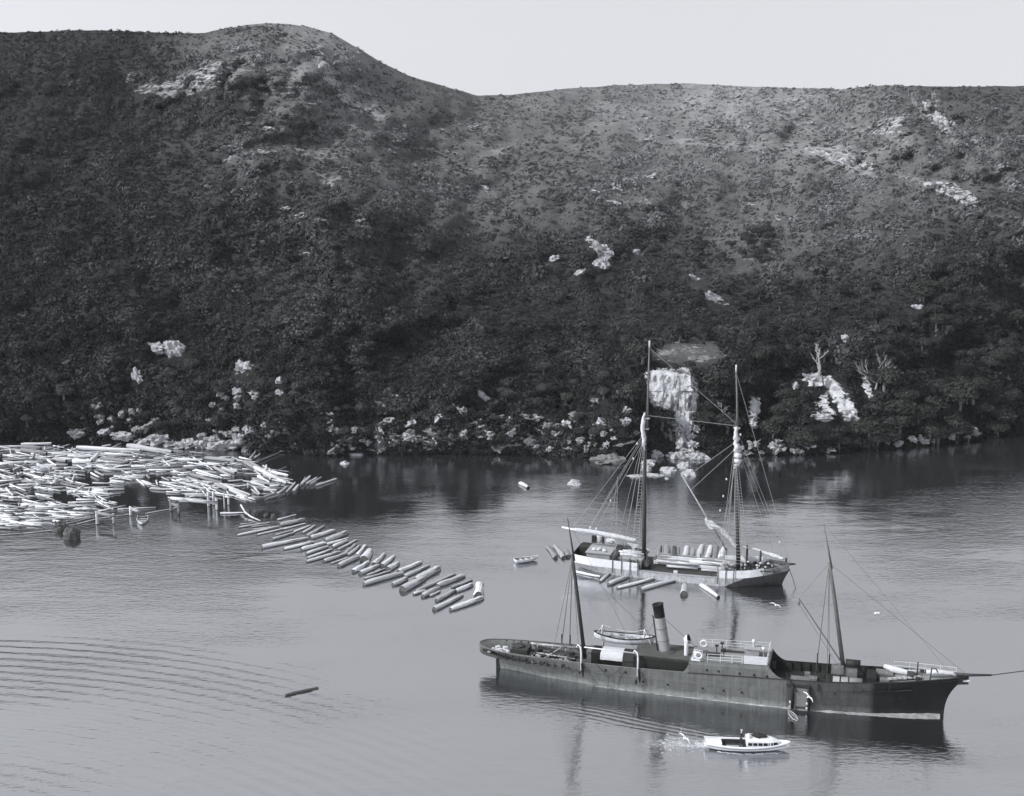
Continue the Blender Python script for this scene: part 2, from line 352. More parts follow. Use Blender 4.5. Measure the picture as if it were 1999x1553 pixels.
# ------------------------------------------------------------------ scrub: thousands of small bushes, one mass
rng = np.random.default_rng(11)
def leaf_cloud(n, size, flat=.75, lobes=4, spread=.6):
    """n leaf quads over a lumpy crown of radius 1: returns (n,4,3)"""
    lc_ = rng.normal(size=(lobes, 3)); lc_ /= np.linalg.norm(lc_, axis=1)[:, None]; lc_ *= rng.uniform(.15, spread, (lobes, 1)); lc_[:, 2] = np.abs(lc_[:, 2])
    k = rng.integers(0, lobes, n); d = rng.normal(size=(n, 3)); d /= np.linalg.norm(d, axis=1)[:, None]; d[:, 2] = np.where(d[:, 2] < -.3, -d[:, 2], d[:, 2])
    c = lc_[k]+d*(rng.uniform(.45, 1, (n, 1))**.5)*(1-spread*.55); c[:, 2] *= flat
    nn = d+rng.normal(size=(n, 3))*.55; nn /= np.linalg.norm(nn, axis=1)[:, None]
    a = np.cross(nn, rng.normal(size=(n, 3))); a /= np.linalg.norm(a, axis=1)[:, None]; b_ = np.cross(nn, a)
    s = size*rng.uniform(.6, 1.3, (n, 1))
    return np.stack([c-a*s, c-b_*s*.7, c+a*s, c+b_*s*.7], 1)
tmpl = [leaf_cloud(70, .17) for _ in range(10)]
tmpl_s = [leaf_cloud(26, .27) for _ in range(8)]
allq = []; alla = []; nb = 0
for _ in range(125000):
    px = rng.uniform(-160, 2160); ys, yr = shore_y(px), ridge_y(px)
    v = rng.uniform(0, 1)**1.0; py = ys+(yr-ys)*v
    D_ = T(px, py)[0]
    dens = 1.0 if v < .55 else 1.0-.25*(v-.55)
    # keep an even number per square metre of hill: more per pixel where it is far
    keep = min(1, (D_.y/420)**1.1)*dens
    if rng.uniform() > keep: continue
    ba = bare(px, py); nzv = fb(px*.035, py*.05, 2.2, 3)
    if ba+nzv*1.1 > .45 and rng.uniform() < .8: continue
    sm_k = 1.0
    if excl(px, py, 6):
        if rng.uniform() > .5 or excl(px, py-6, 0): continue
        sm_k = .6
    if v > .3 and cover_shade(px, py) > .05 and fb(px*.026, py*.055, 6.6, 4) > .16+.1*rng.uniform() and rng.uniform() < .82: continue
    cv = cover_shade(px, py)
    clump = fb(px*.02, py*.028, 5.5, 3)
    if cv > .06 and clump < rng.uniform(-.6, .1) and rng.uniform() < .5: continue
    r = rng.uniform(.3, 1.15)*(1.3 if v < .35 else 1.0)*(1+.5*clump)*sm_k
    if rng.uniform() < .08: r *= 1.5
    tp = tmpl[rng.integers(10)] if v < .42 else tmpl_s[rng.integers(8)]
    a = rng.uniform(0, 6.28); ca, sa = math.cos(a), math.sin(a)
    q = tp*r; x = q[..., 0]*ca-q[..., 1]*sa; y = q[..., 0]*sa+q[..., 1]*ca
    allq.append(np.stack([x+D_.x, y+D_.y, q[..., 2]+D_.z-.15*r], -1))
    val_ = (cv if cv < .05 else .05+(cv-.05)*.75)*rng.uniform(.5, 1.4)*(1+.9*clump+.5*fb(px*.008, py*.014, 8.8, 3)); alla.append(np.full(len(tp)*4, val_)); nb += 1
Q = np.concatenate(allq).reshape(-1, 3); ats = np.concatenate(alla)
print('scrub bushes', nb, 'quads', len(Q)//4)
me = bpy.data.meshes.new('scrub'); fast_mesh(me, Q, np.arange(len(Q)).reshape(-1, 4))
at = me.attributes.new('leaf', 'FLOAT', 'POINT'); at.data.foreach_set('value', ats.astype(np.float32)); me.materials.append(M['foliage'])
so_ = bpy.data.objects.new('scrub', me); COL.objects.link(so_); setp(so_, 'low dark scrub and fern covering the whole hillside', 'scrub', None, 'stuff')

# ------------------------------------------------------------------ water
wm = bpy.data.materials.new('harbour_water'); wm.use_nodes = True; t = wm.node_tree; t.nodes.clear()
o_ = N(t, 'ShaderNodeOutputMaterial'); geo = N(t, 'ShaderNodeNewGeometry')
dif = N(t, 'ShaderNodeBsdfDiffuse'); dif.inputs[0].default_value = (.014, .016, .017, 1)
gl = N(t, 'ShaderNodeBsdfGlossy'); gl.inputs['Roughness'].default_value = .07; gl.inputs[0].default_value = (.97, .98, 1, 1)
fr = N(t, 'ShaderNodeFresnel'); fr.inputs[0].default_value = 5.0
mixs = N(t, 'ShaderNodeMixShader')
sepx = N(t, 'ShaderNodeSeparateXYZ'); t.links.new(geo.outputs['Position'], sepx.inputs[0])
def wn(scale, sx, sy, det=3, rough=.55):
    mp = N(t, 'ShaderNodeMapping'); mp.inputs['Scale'].default_value = (sx, sy, 1); t.links.new(geo.outputs['Position'], mp.inputs[0])
    n = N(t, 'ShaderNodeTexNoise'); n.inputs['Scale'].default_value = scale; n.inputs['Detail'].default_value = det; n.inputs['Roughness'].default_value = rough
    t.links.new(mp.outputs[0], n.inputs['Vector']); return n.outputs[0]
small = wn(1.6, .55, 1.3, 4); mid = wn(.35, .5, 1.2, 3)
# long rings spreading from the lower left
cx, cy = -70.0, 60.0
dx = math_('SUBTRACT', sepx.outputs[0], cx); dy = math_('SUBTRACT', sepx.outputs[1], cy)
rad = math_('SQRT', math_('ADD', math_('MULTIPLY', dx, dx), math_('MULTIPLY', dy, dy)))
rw = math_('SINE', math_('ADD', math_('MULTIPLY', rad, 2*math.pi/1.9), math_('MULTIPLY', mid, 3.0)))
e1 = N(t, 'ShaderNodeMapRange', interpolation_type='SMOOTHSTEP'); e1.inputs['From Min'].default_value = 106; e1.inputs['From Max'].default_value = 100; t.links.new(rad, e1.inputs[0])
e2 = N(t, 'ShaderNodeMapRange', interpolation_type='SMOOTHSTEP'); e2.inputs['From Min'].default_value = 5; e2.inputs['From Max'].default_value = -35; t.links.new(sepx.outputs[0], e2.inputs[0])
ring = math_('MULTIPLY', math_('MULTIPLY', rw, e1.outputs[0]), e2.outputs[0])
patch = wn(.03, 1, 2.2, 2)
hgt = math_('ADD', math_('MULTIPLY', small, math_('MAXIMUM', .006, math_('MULTIPLY', math_('SUBTRACT', patch, .32), .20))), math_('MULTIPLY', mid, .05))
calm = N(t, 'ShaderNodeMapRange', interpolation_type='SMOOTHSTEP'); calm.inputs['From Min'].default_value = 200; calm.inputs['From Max'].default_value = 232; calm.inputs['To Min'].default_value = 1; calm.inputs['To Max'].default_value = .8
t.links.new(math_('SUBTRACT', sepx.outputs[1], math_('MULTIPLY', math_('MAXIMUM', math_('SUBTRACT', sepx.outputs[0], 45), 0), 1.2)), calm.inputs[0])
hgt = math_('MULTIPLY', hgt, calm.outputs[0])
# diverging waves of the launch
wa, wb_ = P(1420, 1446), P(1120, 1386); wd = (wb_-wa).normalized(); wnn = Vector((-wd.y, wd.x, 0))
def lin(v, o): return math_('ADD', math_('ADD', math_('MULTIPLY', sepx.outputs[0], v.x), math_('MULTIPLY', sepx.outputs[1], v.y)), -(v.x*o.x+v.y*o.y))
s_ = lin(wnn, wa); l_ = lin(wd, wa)
spread = math_('ADD', .8, math_('MULTIPLY', l_, .10))
env = math_('SUBTRACT', 1, math_('MINIMUM', 1, math_('ABSOLUTE', math_('DIVIDE', s_, spread))))
m1 = N(t, 'ShaderNodeMapRange'); m1.inputs['From Min'].default_value = 0; m1.inputs['From Max'].default_value = 4; t.links.new(l_, m1.inputs[0])
m2 = N(t, 'ShaderNodeMapRange'); m2.inputs['From Min'].default_value = 20; m2.inputs['From Max'].default_value = 10; t.links.new(l_, m2.inputs[0])
vw = math_('MULTIPLY', math_('MULTIPLY', math_('SINE', math_('ADD', math_('MULTIPLY', s_, 2*math.pi/.85), math_('MULTIPLY', mid, 6))), env), math_('MULTIPLY', m1.outputs[0], m2.outputs[0]))
hgt = math_('ADD', hgt, math_('MULTIPLY', vw, .045))
hgt = math_('ADD', hgt, math_('MULTIPLY', ring, .021))
bp = N(t, 'ShaderNodeBump'); bp.inputs['Strength'].default_value = 1; bp.inputs['Distance'].default_value = 1.0
t.links.new(hgt, bp.inputs['Height'])
for x in (gl, fr): t.links.new(bp.outputs[0], x.inputs['Normal'])
frm = math_('MULTIPLY', fr.outputs[0], 1.25); frc = math_('MINIMUM', frm, .97); t.links.new(frc, mixs.inputs[0]); t.links.new(dif.outputs[0], mixs.inputs[1]); t.links.new(gl.outputs[0], mixs.inputs[2]); t.links.new(mixs.outputs[0], o_.inputs[0])
wb = MB(); wb.grid([[(x, y, 0) for x in (-1200, 1200)] for y in (-400, 850)])
wo = wb.build('water', wm); wo['kind'] = 'structure'

# ------------------------------------------------------------------ thin sea air
hz = MB(); hz.box((0, 235, 48), (2440, 1300, 114)); hm_ = bpy.data.materials.new('sea_air'); hm_.use_nodes = True; t = hm_.node_tree; t.nodes.clear()
o_ = N(t, 'ShaderNodeOutputMaterial'); pv = N(t, 'ShaderNodeVolumePrincipled'); pv.inputs['Density'].default_value = .00005; pv.inputs['Color'].default_value = (.93, .97, 1, 1); pv.inputs['Anisotropy'].default_value = 0
t.links.new(pv.outputs[0], o_.inputs['Volume'])
ho = hz.build('haze', hm_); ho['kind'] = 'stuff'
# ------------------------------------------------------------------ trees (each a thing: trunk + crown)
def crown_mesh(name, n, size, lobes, flat, spread):
    q = leaf_cloud(n, size, flat, lobes, spread).reshape(-1, 3)
    me = bpy.data.meshes.new(name); fast_mesh(me, q, np.arange(len(q)).reshape(-1, 4))
    at = me.attributes.new('leaf', 'FLOAT', 'POINT')
    at.data.foreach_set('value', np.repeat(rng.uniform(.6, 1.35, n), 4).astype(np.float32)); return me
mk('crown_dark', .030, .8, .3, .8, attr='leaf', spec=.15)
mk('crown_mid', .055, .8, .3, .8, attr='leaf', spec=.15)
mk('crown_light', .11, .8, .3, .8, attr='leaf', spec=.15)
CR = {}
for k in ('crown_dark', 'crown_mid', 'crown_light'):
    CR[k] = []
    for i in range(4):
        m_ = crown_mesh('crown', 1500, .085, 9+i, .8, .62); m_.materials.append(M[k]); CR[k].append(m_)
tr_ = []
for i in range(3):
    b_ = MB(); l = random.uniform(-.2, .2)
    b_.tube([(0, 0, -.6), (l*.3, .05, .3), (l, .1, 1.0)], [.13, .10, .06], 7, wob=.1)
    for k in range(4):
        a = k*1.6+i; b_.tube([(l*.4, .06, .45+.08*k), (l+math.cos(a)*.45, math.sin(a)*.45, 1.0)], [.05, .02], 5)
    o = b_.build('trunk', 'bark', link=False); tr_.append(o.data)
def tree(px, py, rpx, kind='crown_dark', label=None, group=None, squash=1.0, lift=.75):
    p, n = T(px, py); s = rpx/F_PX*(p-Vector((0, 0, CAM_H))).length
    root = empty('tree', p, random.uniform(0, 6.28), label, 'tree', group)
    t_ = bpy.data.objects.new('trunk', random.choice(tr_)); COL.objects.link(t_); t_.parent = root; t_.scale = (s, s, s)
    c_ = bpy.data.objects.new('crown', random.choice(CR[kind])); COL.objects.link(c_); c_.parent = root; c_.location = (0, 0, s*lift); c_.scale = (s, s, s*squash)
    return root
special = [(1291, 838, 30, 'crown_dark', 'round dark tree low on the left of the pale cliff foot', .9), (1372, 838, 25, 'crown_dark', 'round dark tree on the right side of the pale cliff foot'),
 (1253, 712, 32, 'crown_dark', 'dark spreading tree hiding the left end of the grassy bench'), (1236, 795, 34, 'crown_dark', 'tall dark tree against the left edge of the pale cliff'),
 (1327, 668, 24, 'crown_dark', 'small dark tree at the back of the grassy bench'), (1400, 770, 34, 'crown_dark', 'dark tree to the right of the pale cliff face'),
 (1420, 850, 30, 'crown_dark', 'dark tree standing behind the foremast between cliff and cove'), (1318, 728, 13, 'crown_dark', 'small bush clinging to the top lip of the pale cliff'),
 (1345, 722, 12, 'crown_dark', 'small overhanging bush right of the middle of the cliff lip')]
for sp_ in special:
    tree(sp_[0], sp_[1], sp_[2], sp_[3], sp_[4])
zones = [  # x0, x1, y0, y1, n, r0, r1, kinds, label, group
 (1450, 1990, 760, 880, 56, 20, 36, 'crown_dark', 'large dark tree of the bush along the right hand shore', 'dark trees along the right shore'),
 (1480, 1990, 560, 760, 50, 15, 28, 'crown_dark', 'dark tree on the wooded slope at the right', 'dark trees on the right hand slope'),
 (1270, 1500, 455, 620, 36, 13, 22, 'crown_dark', 'dark tree standing in for shade in the gully above the cliff', 'trees standing in for gully shade'),  # dark crowns added to stand in for shade on this slope
 (640, 1230, 730, 880, 44, 12, 24, 'mix', 'bushy tree among the broken rocks of the middle shore', 'trees along the middle shore'),
 (10, 640, 700, 858, 40, 13, 26, 'mixd', 'dark tree above the log pond', 'trees above the log pond')]
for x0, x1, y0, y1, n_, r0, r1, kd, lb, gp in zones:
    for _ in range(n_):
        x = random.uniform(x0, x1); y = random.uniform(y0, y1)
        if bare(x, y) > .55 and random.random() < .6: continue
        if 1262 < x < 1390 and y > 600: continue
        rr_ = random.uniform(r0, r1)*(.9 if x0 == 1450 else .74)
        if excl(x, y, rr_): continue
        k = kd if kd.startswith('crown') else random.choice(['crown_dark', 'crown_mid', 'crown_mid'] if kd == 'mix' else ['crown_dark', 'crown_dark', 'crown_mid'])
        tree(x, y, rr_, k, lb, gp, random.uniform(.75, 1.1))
# bare dead trees
def dead_tree(name, px, py, hpx, label, spread=.4, seed=1, lean=0, fine=3):
    rnd = random.Random(seed); p, n = T(px, py); s = hpx/F_PX*(p-Vector((0, 0, CAM_H))).length
    root = empty(name, p, 0, label, 'dead tree')
    tk = MB(); br = MB()
    top = Vector((lean*s, 0, s)); pts = [Vector((0, 0, -.5)), top*.35+Vector((.05*s, 0, 0)), top*.7+Vector((-.03*s, 0, 0)), top]
    tk.tube(pts, [.055*s, .04*s, .028*s, .008*s], 7, wob=.15); tk.build('trunk', 'dead_wood', root)
    def go(a, d, l, r, k):
        b_ = a+d*l+Vector((0, 0, l*.15)); br.tube([a, (a+b_)/2+Vector((rnd.uniform(-.1, .1)*l,)*3), b_], [r, r*.8, r*.4], 5)
        if k > 0:
            for _ in range(3):
                dd = (d+Vector((rnd.uniform(-1, 1), rnd.uniform(-1, 1), rnd.uniform(-.1, .9)))*.7).normalized(); go(a+(b_-a)*rnd.uniform(.4, 1), dd, l*.62, r*.6, k-1)
    for i in range(6):
        f = .3+.11*i; a = top*f; an = rnd.uniform(0, 6.28)
        go(a, Vector((math.cos(an), math.sin(an)*.6, .55)).normalized(), s*spread*(1-.5*f), .022*s, fine-1)
    br.build('branches', 'dead_wood', root)
dead_tree('dead_tree', 1596, 738, 60, 'tall bleached dead tree standing over the pale slip at the right', .32, 4, .04)
dead_tree('dead_tree', 1708, 762, 46, 'leafless grey tree with a fan of fine branches right of the pale slips', .7, 9, .1, 4)
dead_tree('dead_tree', 784, 890, 26, 'small bleached forked dead tree at the waterline of the middle shore', .8, 12, -.1)
dead_tree('dead_tree', 1408, 815, 30, 'small white dead stem right of the cliff beside the foremast', .5, 15, 0, 2)

# ------------------------------------------------------------------ the cliff and rock outcrops
def rock(name, px, py, rx, ry, label, cat, rot=0, mtl='pale_rock', seed=0, group=None, depth=.6, amp=.45, water=False, lift=0):
    if water: p = P(px, py+ry*.6, 0); n = Vector((0, 0, 1))
    else: p, n = T(px, py)
    s = (p-Vector((0, 0, CAM_H))).length/F_PX
    b_ = MB(); hx, hz = rx*s, ry*s*(1.0 if not water else 1.1)
    b_.ball((0, 0, 0), (2*hx, 2*min(hx, hz)*depth*1.6+.3, 2*hz), 14, amp, seed+px*.013, 1.6)
    # break the surface into facets and ledges
    vs = []
    for x, y, z in b_.v:
        k = 1+.22*noise.cell(Vector((x*1.3+seed, y*1.3, z*1.9)))-.1; q = .14*noise.fractal(Vector((x*2, y*2+seed, z*2)), 1, 2, 3)*min(hx, hz)
        vs.append((x*k+q, y*k+q, z*k))
    b_.v = vs
    o = b_.build(name, mtl, None, False)
    o.location = p+Vector((0, 0, lift)); o.rotation_euler = (0 if water else R(-12), R(rot), random.uniform(-.2, .2))
    return setp(o, label, cat, group)
for i, (x, y, rx, ry, ro, lb) in enumerate(OC): rock('rock_outcrop', x, y, rx, ry, lb, 'rock', ro, 'pale_rock', i)
# long curved slip as a relief sheet following the hill, and the cliff itself
def relief(name, poly, label, proud=.5, nx=60, ny=80, mtl='pale_rock', amp=.5, kind=None, cat=None, edge=7):
    ys_ = [q[0] for q in poly]; L_ = [q[1] for q in poly]; R_ = [q[2] for q in poly]; rr = []; bb = []
    for i in range(ny+1):
        py = ys_[0]+(ys_[-1]-ys_[0])*i/ny; row = []; rowb = []
        for j in range(nx+1):
            u = j/nx; l = interp(py, ys_, L_)+edge*fb(py*.16, 1.1); r = interp(py, ys_, R_)+edge*fb(py*.17, 8.1); px = l+(r-l)*u
            p, n = T(px, py); e = min(1, min(u, 1-u)*6, min(i, ny-i)/ny*9)
            nn = Vector((n.x*.3, -1, .15)).normalized()
            k = abs(fb(p.x*.3, p.z*.1, 2.2, 3))*2.2+.35*fb(p.x*1.2, p.z*.9, 5, 4)+.5*noise.cell(Vector((p.x*.35+.3*fb(p.z*.4, 1), p.z*.28, 3)))
            row.append(p+nn*(proud*e+amp*k*e-.25*(1-e))); rowb.append(p-nn*1.5)
        rr.append(row); bb.append(rowb)
    b_ = MB(); b_.grid(rr); b_.grid([x[::-1] for x in bb])
    for a, c in ((rr, bb),):
        b_.grid([[x[0] for x in bb], [x[0] for x in rr]]); b_.grid([[x[-1] for x in rr], [x[-1] for x in bb]])
        b_.grid([bb[0][::-1], rr[0][::-1]]); b_.grid([bb[-1], rr[-1]])
    o = b_.build(name, mtl); setp(o, label, cat, None, kind); return o
mk('cliff_rock', .36, .9, .35, .33, bump=.7, stretch=(1.5, 1.5, .4), spots=(.6, .56, .3))
relief('cliff', [(714, 1262, 1340), (728, 1254, 1362), (760, 1256, 1370), (790, 1268, 1368), (820, 1300, 1358), (845, 1318, 1350), (880, 1318, 1364)], 'tall pale vertical cliff face above the small cove', .8, amp=.75, edge=4, mtl='cliff_rock', cat='cliff')
relief('rock_slip', [(726, 1596, 1614), (745, 1604, 1636), (765, 1616, 1656), (790, 1630, 1670), (824, 1650, 1682)], 'long curved pale rock slip right of the tall dead tree', .7, 24, 60, mtl='cliff_rock', cat='rock')
relief('rock_slip', [(726, 1562, 1606), (740, 1570, 1610), (756, 1582, 1606)], 'pale slab at the foot of the tall dead tree, left of the long slip', .5, 30, 30, mtl='cliff_rock', cat='rock')
relief('rock_slip', [(770, 1600, 1616), (790, 1586, 1618), (802, 1578, 1630), (812, 1592, 1640)], 'broken pale slabs in the hollow left of the long curved slip', .5, 30, 30, mtl='cliff_rock', cat='rock')
relief('rock_slip', [(770, 1463, 1481), (795, 1460, 1484), (820, 1462, 1480), (838, 1466, 1477)], 'upright pale rock right of the foremast', .6, 20, 50, mtl='cliff_rock', cat='rock')
relief('rock_slip', [(726, 1675, 1686), (745, 1681, 1698), (765, 1690, 1706), (780, 1695, 1702)], 'narrow pale slip left of the leafless grey tree', .6, 16, 40, mtl='cliff_rock', cat='rock')
mk('bluff_rock', .26, .9, .5, .45, bump=1.0, stretch=(1, 1, 1.4), spots=(.5, .54, .3))
for pl, lb in (([(118, 432, 468), (132, 396, 452), (148, 352, 424), (165, 306, 392), (180, 296, 340)], 'streaky broken bluff slanting down left from the left summit'),
  ([(84, 606, 630), (120, 616, 640), (150, 628, 656), (180, 648, 676), (205, 672, 716), (226, 706, 748)], 'long rocky rib running down the right side of the left summit'),
  ([(284, 1560, 1632), (300, 1578, 1668), (316, 1624, 1700), (332, 1660, 1712)], 'pale eroded scar crossing the far right slope'),
  ([(352, 1790, 1856), (368, 1812, 1888), (384, 1850, 1908), (400, 1884, 1922)], 'lower pale eroded scar on the far right slope'),
  ([(196, 1800, 1822), (216, 1806, 1838), (240, 1822, 1856), (262, 1840, 1872)], 'steep broken rib near the right hand skyline'),
  ([(226, 1740, 1776), (244, 1716, 1762), (262, 1694, 1742)], 'broken rock band left of the steep rib near the right skyline')):
    relief('rock_bluff', pl, lb, .2, 50, 40, mtl='bluff_rock', amp=1.3, cat='rock')
k_ = 0
for (cx_, cy_, rx_, ry_, an_, st_) in BARE:
    if cy_ > 420: continue
    n_ = int(3+rx_*ry_*st_/95); ca_, sa_ = math.cos(R(an_)), math.sin(R(an_))
    for i in range(n_):
        u, v_ = random.uniform(-1, 1), random.uniform(-1, 1)
        if u*u+v_*v_ > 1: continue
        x = cx_+u*rx_*ca_-v_*ry_*sa_; y = cy_+u*rx_*sa_+v_*ry_*ca_
        if y < ridge_y(x)+5: continue
        k_ += 1; r_ = random.uniform(2.5, 8); a = 'on the left summit slope' if cx_ < 800 else 'on the open middle slope' if cx_ < 1500 else 'on the far right slope'
        rock('rock_outcrop', x, y, r_*1.5, r_*.55, 'small broken pale outcrop '+a, 'rock', an_+random.uniform(-20, 20), random.choice(['rock', 'rock', 'pale_rock']), 700+k_, 'broken outcrops '+a, 1, .8, lift=.1)
print('outcrops', k_)
# boulders of the shore
BO = [(283, 868, 18, 9), (312, 862, 26, 12), (338, 876, 16, 9), (365, 880, 24, 12), (392, 872, 15, 10), (430, 884, 30, 14), (455, 872, 20, 10), (470, 862, 16, 12), (484, 882, 12, 8), (412, 864, 16, 8), (402, 893, 12, 5), (150, 850, 18, 10), (238, 856, 26, 9), (205, 848, 16, 8), (490, 846, 14, 8)]
for i, (x, y, rx, ry) in enumerate(BO):
    rock('boulder', x, y-2, rx, ry, ['large bright boulder on the shore at the top right of the log pond', 'bright boulder on the shore behind the logs'][0 if rx > 20 else 1], 'boulder', random.uniform(-15, 15), 'pale_rock', 40+i, 'bright boulders beside the log pond' if rx > 20 else 'smaller bright boulders beside the log pond', 1.0, .35, lift=.3)
CO = [(1306, 914, 18, 9, 'widest boulder standing in the cove under the cliff'), (1334, 906, 12, 8, 'boulder behind the widest one in the cove'), (1346, 921, 14, 8, 'boulder in the water at the right of the cove'),
 (1363, 889, 26, 8, 'long low pale rock at the right edge of the cove'), (1267, 900, 15, 6, 'low rock in the cove left of the mainmast foot'), (1262, 912, 11, 7, 'small rock behind the mainmast of the sailing ship'),
 (1276, 925, 20, 4, 'flat pale ledge awash in front of the cove'), (1238, 927, 18, 3.5, 'thin flat ledge awash left of the mainmast'), (1282, 884, 13, 9, 'pale block at the back of the cove'),
 (1322, 886, 20, 9, 'grey broken block at the back of the cove'), (1302, 933, 4, 2.5, 'tiny pale rock awash in front of the cove'),
 (673, 902, 11, 5, 'single white boulder off the tip of the log pond'), (1124, 941, 15, 7, 'single rounded white boulder in open water behind the sailing ship'),
 (610, 880, 25, 6, 'low bright ledge at the waterline right of the log pond'), (1060, 880, 12, 4, 'small pale ledge on the middle waterline'), (1090, 884, 18, 3.5, 'long thin pale ledge on the middle waterline'),
 (1145, 884, 22, 6, 'pale waterline rock beside the dark overhanging boulder'), (1188, 893, 38, 13, 'big dark rounded boulder at the waterline'), (700, 885, 18, 4, 'thin pale ledge on the shore left of the small dead tree')]
for i, (x, y, rx, ry, lb) in enumerate(CO):
    rock('boulder', x, y, rx, ry, lb, 'boulder', random.uniform(-6, 6), 'bark' if 'dark' in lb and 'big' in lb else 'pale_rock', 70+i, None, 1.1, .3, water=True)
for i in range(130):
    x = random.uniform(640, 1235); y = 884-abs(random.gauss(0, 38)); r_ = random.uniform(3.5, 11)
    if i > 100: x = random.uniform(1380, 1940); y = shore_y(x)-random.uniform(0, 20)
    rock('boulder', x, y, r_, r_*random.uniform(.5, .9), 'small broken grey rock among the bushes of the middle shore' if i <= 100 else 'small rock at the dark right hand waterline', 'boulder', random.uniform(-30, 30), random.choice(['rock', 'pale_rock']), 120+i, 'broken rocks of the middle shore' if i <= 100 else 'rocks on the right waterline', 1, .9, lift=.45)
for i in range(26):
    x = random.uniform(650, 1235); y = 882-abs(random.gauss(0, 30))
    rock('rock_ledge', x, y, random.uniform(8, 19), random.uniform(2.5, 6), 'low broken rock ledge among the bushes of the middle shore', 'rock', random.uniform(-25, 25), 'rock', 520+i, 'low ledges of the middle shore', 1, .9, lift=.5)
for i in range(26):
    x = random.uniform(1316, 1362); y = random.uniform(830, 893)
    rock('boulder', x, y, random.uniform(4, 9), random.uniform(3, 7), 'pale rubble block at the foot of the cliff', 'boulder', random.uniform(-30, 30), 'pale_rock', 420+i, 'rubble blocks at the foot of the cliff', 1, .6, lift=.4)
for i in range(110):
    x = random.uniform(90, 600); y = random.uniform(770, 860); r_ = random.uniform(4, 11)
    if bare(x, y) < .2: continue
    rock('boulder', x, y, r_, r_*.7, 'small grey rock on the bank above the log pond', 'boulder', random.uniform(-30, 30), 'rock', 300+i, 'rocks on the bank above the log pond', 1, .4, lift=.8)

# ------------------------------------------------------------------ logs
LG = {}
def log_mesh(seed, mtl, fat):
    rnd = random.Random(seed); b_ = MB(); k = 9; n = 11; bend = rnd.uniform(-.14, .14)
    pts = [Vector((-.5+i/(k-1), bend*math.sin(math.pi*i/(k-1)), rnd.uniform(-.003, .003))) for i in range(k)]
    tp = rnd.uniform(.1, .42); rs = [(.5*(1-tp*i/(k-1))*rnd.uniform(.9, 1.08)*(rnd.uniform(.7, .9) if i in (0, k-1) else 1)) for i in range(k)]
    rows = [[(p.x, p.y+rs[i]*math.cos(2*math.pi*j/n)*(1+.09*math.sin(j*3+seed+i*.7)), p.z+rs[i]*math.sin(2*math.pi*j/n)*(1+.09*math.sin(j*2+seed+i*.5))) for j in range(n)] for i, p in enumerate(pts)]
    b_.grid(rows, True)
    b_.cur = 1
    for row, x, sg in ((rows[0], -.5, -1), (rows[-1], .5, 1)):
        inn = [(x-sg*.004, q[1]*.82, q[2]*.82) for q in row]; b_.grid([row, inn] if sg < 0 else [inn, row], True)
        i0 = len(b_.v)-(2*n if sg > 0 else n); b_.add([], [])
        b_.f.append(tuple(i0+j for j in range(n))); b_.mi.append(1)
    o = b_.build('log', [mtl, 'log_end'], None, True, link=False); return o.data
for k_, mt in (('p', 'log_pale'), ('g', 'log'), ('d', 'log_dark')): LG[k_] = [log_mesh(i*5+3, mt, 1) for i in range(6)]
CNT = {'n': 0}
def log(a, b, dia, kind='g', label='', group=None, z=None, za=0, zb=0, name='log'):
    a = Vector(a); b = Vector(b); d = b-a; L_ = d.length
    o = bpy.data.objects.new(name, random.choice(LG[kind])); COL.objects.link(o); CNT['n'] += 1
    o.location = (a+b)/2+Vector((0, 0, dia*.12 if z is None else z)); o.scale = (L_, dia, dia)
    o.rotation_mode = 'QUATERNION'; o.rotation_quaternion = d.to_track_quat('X', 'Z') @ Vector((1, 0, 0)).rotation_difference(Vector((1, 0, 0)))
    return setp(o, label, 'log', group)
def logpx(x1, y1, x2, y2, tpx, kind='g', label='', group=None, z=None):
    a, b = P(x1, y1), P(x2, y2); s = (((a+b)/2)-Vector((0, 0, CAM_H))).length/F_PX*(1.42 if tpx < 9 else 1.25 if tpx < 13 else 1.0)
    return log(a, b, max(.12, tpx*s), kind, label, group, z)
RAFT = [(100,270,330,235,15),(110,245,200,238,10),(195,266,320,250,11),(205,285,400,262,12),(90,330,400,265,19),(240,325,480,270,15),(390,215,530,175,17),(410,255,590,215,32),(440,282,600,240,14),(355,360,520,310,22),(510,305,640,255,16),(580,312,670,258,18),(380,325,510,290,12),(275,422,620,350,36),(610,340,740,260,25),(440,435,660,380,23),(640,352,820,295,36),(750,378,910,312,44),(570,438,750,390,36),(760,400,925,350,22),(610,470,770,415,25),(805,420,915,372,27),(615,500,800,435,18),(610,528,860,455,24),(845,440,985,365,20),(900,468,980,398,27),(920,480,1005,412,22),(740,525,915,465,28),(790,542,930,492,12),(990,480,1050,405,24),(850,562,1010,490,40),(1040,520,1085,445,78),(962,603,1075,530,38),(1115,548,1195,470,36),(1175,562,1268,485,38),(1012,618,1150,555,34),(1060,632,1210,575,18),(1220,590,1300,538,46),(1300,605,1470,532,36),(1045,655,1240,597,18),(1040,700,1330,618,44),(1345,640,1530,555,26),(1430,670,1600,580,66),(1330,745,1500,648,74),(1258,703,1360,655,38),(1428,752,1720,620,24),(1590,712,1790,635,44),(1480,790,1600,730,42),(1700,722,1850,665,22),(1585,822,1720,745,36),(1730,752,1850,700,32),(1568,888,1780,780,40),(1690,890,1930,800,42),(1898,785,1904,700,80),(1412,772,1500,745,24),(1535,785,1610,750,20)]
